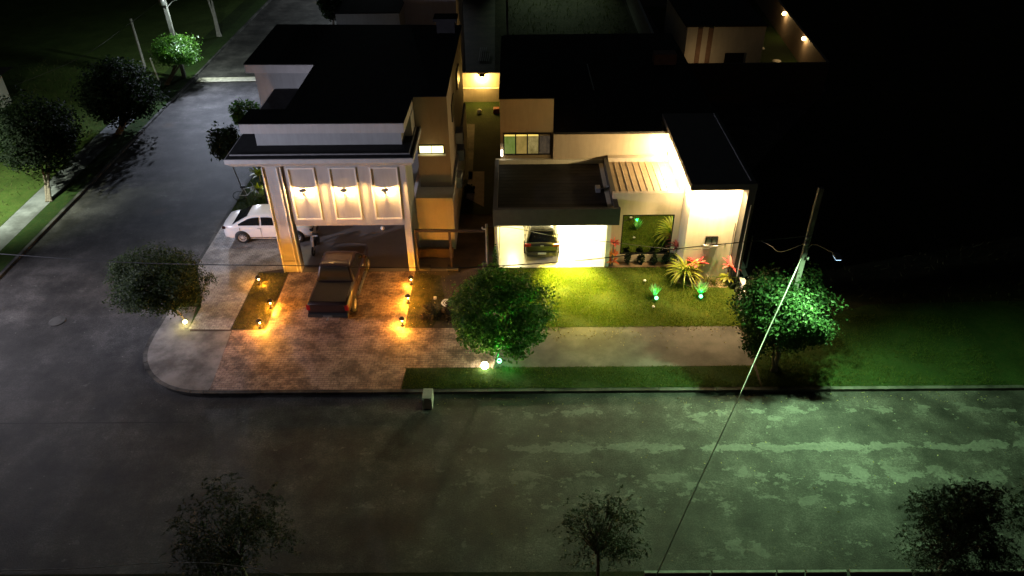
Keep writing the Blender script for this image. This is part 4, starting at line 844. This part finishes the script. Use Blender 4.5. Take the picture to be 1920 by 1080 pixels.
def vehicle(name, label, loc, rz, secs, cab, paint, wheels, wr, hw, splits, tail, extra=None):
    t = bpy.data.objects.new(name, None); COL.objects.link(t); t.location = loc; t.rotation_euler.z = rz; tag(t, label, 'car' if 'truck' not in name else 'pickup truck'); BASE[t.name] = Vector((0, 0, 0))
    bm = bmesh.new(); loft(bm, secs); local('body', bm, paint, t)
    y0, y1, y2, y3, hb, ht, zb, zt = cab
    # curved greenhouse: sections along the car, roof line from a smooth curve
    key = [(y0, zb), (y1, zt-.05), (y1*.55+y2*.45, zt), (y2, zt-.04), (y3, zb)]
    def roofz(y):
        for i in range(4):
            (ya, za), (yb, zc) = key[i], key[i+1]
            if y <= yb or i == 3:
                k = (y-ya)/(yb-ya); m0 = (key[min(i+1, 4)][1]-key[max(i-1, 0)][1])/(key[min(i+1, 4)][0]-key[max(i-1, 0)][0]); m1 = (key[min(i+2, 4)][1]-key[i][1])/(key[min(i+2, 4)][0]-key[i][0])
                h = yb-ya; return (2*k**3-3*k*k+1)*za+(k**3-2*k*k+k)*h*m0*.8+(-2*k**3+3*k*k)*zc+(k**3-k*k)*h*m1*.8
    def topw(y, z): return hb+(ht-hb)*max(0, z-zb)/(zt-zb)
    ys = [y0+(y3-y0)*k/22 for k in range(23)]
    def sec(y):
        z = max(roofz(y), zb+.012); wt = topw(y, z); e = min(1, (z-zb)/.25)
        return (y, [(hb+.01, zb-.10), (hb, zb), (wt+.012*e, z-.07*e), (wt-.035*e, z-.022*e), (wt-.11*e, z-.002), (wt*.5, z+.016*e), (.0001, z+.022*e)])
    bm = bmesh.new(); loft(bm, [sec(y) for y in ys]); local('cabin', bm, paint, t)
    def screen(ya, yb, nm):
        bm = bmesh.new(); rows = []
        for k in range(7):
            y = ya+(yb-ya)*k/6; z = roofz(y); wt = topw(y, z)-.09
            d = (roofz(y+.01)-roofz(y-.01))/.02; nv = Vector((0, -d, 1)).normalized()*.012
            rows.append([bm.verts.new((x, y+nv.y, z+.022*(1-abs(x)/max(wt, .1)*.6)+nv.z)) for x in (-wt, -wt*.5, 0, wt*.5, wt)])
        for a_, b2 in zip(rows, rows[1:]):
            for i in range(4): f = bm.faces.new((a_[i], a_[i+1], b2[i+1], b2[i])); f.smooth = True
        bmesh.ops.recalc_face_normals(bm, faces=bm.faces[:]); local(nm, bm, GLASS, t)
    screen(y0+(y1-y0)*.08, y0+(y1-y0)*.86, 'rear_window'); screen(y3-(y3-y2)*.86, y3-(y3-y2)*.06, 'windscreen')
    for s_ in (-1, 1):
        for u0, u1 in splits:
            bm = bmesh.new(); rows = []
            for k in range(11):
                y = y0+(y3-y0)*(u0+(u1-u0)*k/10); z = roofz(y); hi = max(z-.095, zb+.045); lo = zb+.035
                rows.append([bm.verts.new((s_*(topw(y, q)+.020), y, q)) for q in (lo, (lo+hi)/2, hi)])
            for a_, b2 in zip(rows, rows[1:]):
                for i in range(2): bm.faces.new((a_[i], a_[i+1], b2[i+1], b2[i]))
            bmesh.ops.recalc_face_normals(bm, faces=bm.faces[:]); local('side_window', bm, GLASS, t)
        bm = bmesh.new(); box(bm, s_*(hb+.10)-.09, s_*(hb+.10)+.09, y3-.35, y3-.22, zb-.02, zb+.12, bev=.03); local('mirror', bm, paint, t)
        for yw in wheels:
            bm = bmesh.new(); x = s_*(hw-.005); lathe(bm, [(0, -.05), (wr+.055, -.05), (wr+.055, .012), (0, .012)] if s_ > 0 else [(0, .05), (wr+.055, .05), (wr+.055, -.012), (0, -.012)], (x, yw, wr), 'X', 28)
            bmesh.ops.bisect_plane(bm, geom=bm.verts[:]+bm.edges[:]+bm.faces[:], plane_co=(0, 0, .2), plane_no=(0, 0, 1), clear_inner=True); local('wheel_arch', bm, PLASTIC, t)
            bm = bmesh.new(); q_ = .1
            lathe(bm, [(wr*.62, -q_), (wr*.93, -q_), (wr, -q_*.6), (wr, q_*.6), (wr*.93, q_), (wr*.62, q_)], (s_*(hw-.055), yw, wr), 'X', 28, cap=False); wh = local('wheel', bm, TYRE, t)
            bm = bmesh.new(); xx = s_*(hw+.048)
            lathe(bm, [(0, 0), (.07, 0), (.07, s_*.012), (0, s_*.012)], (xx-s_*.03, yw, wr), 'X', 14); lathe(bm, [(wr*.56, -s_*.06), (wr*.64, 0), (wr*.60, s_*.008), (wr*.54, -s_*.02)], (xx-s_*.02, yw, wr), 'X', 28, cap=False)
            for k in range(10):
                a = 2*math.pi*k/10; obox(bm, (xx-s_*.03, yw+.05*math.cos(a), wr+.05*math.sin(a)), (xx-s_*.02, yw+wr*.58*math.cos(a), wr+wr*.58*math.sin(a)), .03, .02)
            local('rim', bm, RIM, wh)
    for s_ in (-1, 1):
        bm = bmesh.new()
        for u in (splits[0][0]+.02, (splits[0][1]+splits[1][0])/2, splits[-1][1]+.03):
            yy = y0+(y3-y0)*u; xs = sorted((s_*(hw-.03), s_*(hw+.003))); box(bm, xs[0], xs[1], yy-.007, yy+.007, .36, zb-.07)
        xs = sorted((s_*(hw-.03), s_*(hw+.004))); box(bm, xs[0], xs[1], y0+(y3-y0)*splits[0][0], y0+(y3-y0)*splits[-1][1], .30, .345)
        local('door_seam', bm, PLASTIC, t)
    for q in tail:
        bm = bmesh.new(); box(bm, *q[1:7], bev=.012); local(q[0], bm, q[7], t)
    return t
WPAINT = plain('white_car_paint', (.72, .72, .73), .25, 0, var=.03, bmp=0); WPAINT.node_tree.nodes['Principled BSDF'].inputs['Coat Weight'].default_value = .6
MPAINT = plain('maroon_car_paint', (.022, .009, .008), .38, .1, var=.08, bmp=0); MPAINT.node_tree.nodes['Principled BSDF'].inputs['Coat Weight'].default_value = .35
DPAINT = plain('graphite_car_paint', (.045, .045, .042), .25, .5, var=.08, bmp=0)
# white sedan, nose under the house
vehicle('sedan', 'white sedan parked half under the corner house', (-12.42, 32.8, 0), R(-90),
    [(-2.28, prof(.62, .40, .78)), (-2.22, prof(.76, .24, .93)), (-1.9, prof(.85, .2, 1.0)), (-1.3, prof(.88, .18, .98)), (0, prof(.88, .17, .94)), (1.1, prof(.88, .18, .93)), (1.75, prof(.85, .2, .84)), (2.15, prof(.74, .24, .72)), (2.3, prof(.55, .32, .6))],
    (-1.85, -.85, .35, 1.35, .80, .60, .94, 1.45), WPAINT, (-1.32, 1.40), .33, .88, ((.13, .46), (.49, .87)),
    [('tail_light', -.80, -.48, -2.27, -2.12, .78, .90, plain('smoked_lens', (.03, .006, .006), .2, bmp=0)), ('tail_light', .48, .80, -2.27, -2.12, .78, .90, MATS['smoked_lens']), ('headlight', -.74, -.42, 2.05, 2.22, .58, .70, GLASS), ('headlight', .42, .74, 2.05, 2.22, .58, .70, GLASS), ('grille', -.40, .40, 2.2, 2.31, .34, .56, PLASTIC),
     ('door_handle', -.89, -.865, -.5, -.32, .83, .86, METAL), ('door_handle', .865, .89, -.5, -.32, .83, .86, METAL), ('bumper_vent', .48, .72, 2.05, 2.2, .30, .5, PLASTIC)])
# pickup truck, tail to the street
vehicle('pickup_truck', 'dark maroon double cab pickup truck parked on the brick driveway', (-8.0, 27.85, 0), R(-1.5),
    [(-2.55, prof(.84, .45, 1.02, .08)), (-2.48, prof(.90, .40, 1.06, .08)), (-1.2, prof(.91, .36, 1.07, .08)), (0, prof(.91, .34, 1.07, .08)), (1.2, prof(.91, .36, 1.08)), (1.9, prof(.89, .38, 1.05)), (2.4, prof(.82, .40, .98)), (2.6, prof(.66, .46, .86))],
    (-.88, -.62, .55, 1.42, .82, .68, 1.05, 1.76), MPAINT, (-1.58, 1.55), .37, .91, ((.10, .46), (.50, .88)),
    [('tail_light', -.90, -.74, -2.57, -2.47, .74, 1.0, REDL), ('tail_light', .74, .90, -2.57, -2.47, .74, 1.0, REDL), ('bed_cover', -.76, .76, -2.44, -.95, 1.085, 1.115, plain('black_cover', (.009, .005, .005), .6, spec=.15)), ('tailgate', -.73, .73, -2.575, -2.5, .66, 1.03, MPAINT),
     ('rear_bumper', -.86, .86, -2.68, -2.5, .44, .60, PLASTIC), ('licence_plate', -.2, .2, -2.70, -2.685, .48, .57, plain('plate_grey', (.10, .10, .10), .5)), ('tow_hitch', -.04, .04, -2.86, -2.65, .40, .46, METAL), ('door_handle', .90, .93, -.4, -.2, .92, .96, STEEL), ('door_handle', .90, .93, .55, .75, .92, .96, STEEL), ('side_step', .84, .99, -.9, 1.0, .33, .38, METAL)])
# dark hatchback inside the lit carport
vehicle('hatchback', 'dark grey hatchback parked tail out in the bright carport', (1.22, 32.05, .03), 0,
    [(-2.0, prof(.70, .40, .80, .06)), (-1.95, prof(.78, .28, .94, .06)), (-1.6, prof(.81, .22, .96)), (0, prof(.82, .20, .94)), (1.1, prof(.81, .22, .93)), (1.7, prof(.76, .24, .86)), (2.0, prof(.58, .32, .70))],
    (-1.88, -1.55, .35, 1.2, .74, .58, .93, 1.50), DPAINT, (-1.25, 1.25), .33, .82, ((.06, .30), (.33, .60), (.63, .88)),
    [('tail_light', -.82, -.52, -2.0, -1.86, .80, .94, REDL), ('tail_light', .52, .82, -2.0, -1.86, .80, .94, REDL), ('rear_bumper', -.72, .72, -2.07, -1.94, .30, .52, PLASTIC), ('licence_plate', -.20, .20, -2.085, -2.072, .42, .52, plain('plate_white', (.55, .55, .52), .5)), ('roof_rail', -.56, -.53, -1.2, .3, 1.51, 1.54, METAL), ('roof_rail', .53, .56, -1.2, .3, 1.51, 1.54, METAL), ('badge', -.08, .08, -2.02, -1.98, .84, .88, STEEL)])
# bicycles against the house side
def bicycle(loc, rz, label, mat):
    t = empty('bicycle', (0, 0, 0), label, 'bicycle'); t.location = loc; t.rotation_euler = (0, R(12), rz)
    for y in (-.52, .52):
        bm = bmesh.new(); n_ = 28
        tube(bm, [(0, y+.31*math.cos(2*math.pi*k/n_), .33+.31*math.sin(2*math.pi*k/n_)) for k in range(n_+1)], .018, 6, False)
        for k in range(8): a = math.pi*2*k/8; tube(bm, [(0, y, .33), (0, y+.3*math.cos(a), .33+.3*math.sin(a))], .003, 4)
        local('wheel', bm, TYRE, t)
    bm = bmesh.new()
    for a, b_ in (((0, -.52, .33), (0, -.08, .30)), ((0, -.52, .33), (0, -.18, .78)), ((0, -.08, .30), (0, -.2, .88)), ((0, -.08, .30), (0, .36, .72)), ((0, -.18, .78), (0, .34, .82)), ((0, .52, .33), (0, .33, .90))): tube(bm, [a, b_], .024, 6)
    local('frame', bm, mat, t)
    bm = bmesh.new(); tube(bm, [(-.27, .22, .98), (-.1, .32, .95), (.1, .32, .95), (.27, .22, .98)], .016, 6); local('handlebar', bm, METAL, t)
    bm = bmesh.new(); box(bm, -.07, .07, -.33, -.07, .88, .94, bev=.02); local('saddle', bm, PLASTIC, t)
bicycle((-14.75, 36.5, 0), R(-75), 'white bicycle parked on the grass behind the white sedan', plain('white_frame_paint', (.70, .70, .68), .35))

# ================================================================== LOOSE THINGS
rng = np.random.default_rng(9)
def lump(name, c, sc, mat, label, cat, seed=1, amp=.22):
    bm = bmesh.new(); ball(bm, (0, 0, 0), 1, 4); r0 = np.random.default_rng(seed); ph = r0.uniform(0, 6, (6, 3)); fr_ = r0.uniform(1.5, 6, (6, 3))
    for v in bm.verts:
        d = sum(math.sin(v.co.x*f[0]*2+p[0])*math.sin(v.co.y*f[1]*2+p[1])*math.cos(v.co.z*f[2]+p[2]) for f, p in zip(fr_, ph))*amp/2
        v.co *= 1+d; v.co = Vector((v.co.x*sc[0], v.co.y*sc[1], max(0, v.co.z*sc[2]+sc[2]*.5)))+Vector(c)
    return obj(name, bm, mat, label=label, cat=cat, base=c)
TARP = plain('dark_tarp', (.022, .017, .015), .5, var=.5, scale=5, bmp=.5)
for i, (c_, rd, k, lab) in enumerate((((-3.75, 25.75, .28), (.48, .6, .34), 1500, 'low dark bush on the soil plot nearer the driveway lantern'), ((-2.8, 25.9, .26), (.42, .72, .30), 1500, 'low dark bush on the soil plot nearer the street tree'))):
    rg_ = np.random.default_rng(90+i); t = empty('low_bush', (c_[0], c_[1], 0), lab, 'bush', 'low dark bushes on the soil plot')
    leafobj('foliage', crown_points(k, c_, rd, rg_, 30, .4, csz=.22), .055, leaf_mat('bronze_leaf', [(0, (.012, .010, .006)), (.7, (.024, .020, .010)), (1, (.06, .036, .018))], .6, spec=.2) if not i else bpy.data.materials['bronze_leaf'], t, rg_, center=(c_[0], c_[1], -.1))
bm = bmesh.new()
for q, rr0 in ((0, .22), (.03, .17), (-.02, .25)):
    tube(bm, [(-3.1+q+rr0*math.cos(2*math.pi*k/24), 26.72+rr0*math.sin(2*math.pi*k/24), .04+.02*math.sin(k)) for k in range(22)], .018, 6)
obj('hose_coil', bm, CREAMW, label='pale coiled hose behind the low bushes on the soil plot', cat='hose')
bm = bmesh.new(); box(bm, -3.75, -3.62, 27.0, 27.14, .01, .10, bev=.02); obj('paper_scrap', bm, CREAMW, label='small white scrap lying on the soil plot', cat='scrap')
for i, (x, y, lab) in enumerate(((5.9, 28.15, 'pale round garden light in front of the small shrubs'), (6.0, 26.15, 'pale mushroom garden light on the open lawn'))):
    t = empty('garden_light', (x, y, 0), lab, 'garden light')
    bm = bmesh.new(); tube(bm, [(x, y, 0), (x, y, .16)], .015, 6); obj('stake', bm, IRON, t)
    bm = bmesh.new(); lathe(bm, [(.07, .16), (.06, .19), (0, .21)], (x, y, 0)); obj('cap', bm, CREAMW, t)
bm = bmesh.new(); ball(bm, (-2.45, 48.3, .15), .17); obj('ball', bm, CREAMW, label='white ball on the grass near the yellow passage wall', cat='ball')
bm = bmesh.new(); box(bm, -1.5, -1.1, 48.2, 48.6, .01, .35, bev=.02); obj('crate', bm, plain('red_crate', (.25, .05, .04), .6), label='small red box at the right end of the passage', cat='box')
lump('dark_bush', (-2.6, 37.2, 0), (.3, .3, .25), LEAF_D, 'small dark bush on the pinkish slab in the passage', 'bush', 8, .3)
# motorcycle parts and boxes on the garage floor
MB_ = empty('motor_scooter', (-9.9, 31.3, 0), 'dark motor scooter in the garage behind the left pier', 'scooter')
for y in (30.75, 31.75):
    bm = bmesh.new(); tube(bm, [(-9.95, y+.2*math.cos(2*math.pi*k/20), .24+.2*math.sin(2*math.pi*k/20)) for k in range(21)], .05, 6, False); obj('wheel', bm, TYRE, MB_)
bm = bmesh.new(); box(bm, -10.08, -9.82, 31.0, 31.7, .35, .72, bev=.06); obj('seat', bm, PLASTIC, MB_)
bm = bmesh.new(); obox(bm, (-9.95, 30.75, .3), (-9.95, 30.95, 1.0), .14, .1); tube(bm, [(-10.25, 30.9, 1.02), (-9.65, 30.9, 1.02)], .02, 6); obj('handlebar', bm, METAL, MB_)
lathe_bm = bmesh.new(); ball(lathe_bm, (-6.9, 33.1, .11), .11); obj('ball', lathe_bm, CREAMW, label='small white ball on the dark garage floor', cat='ball')
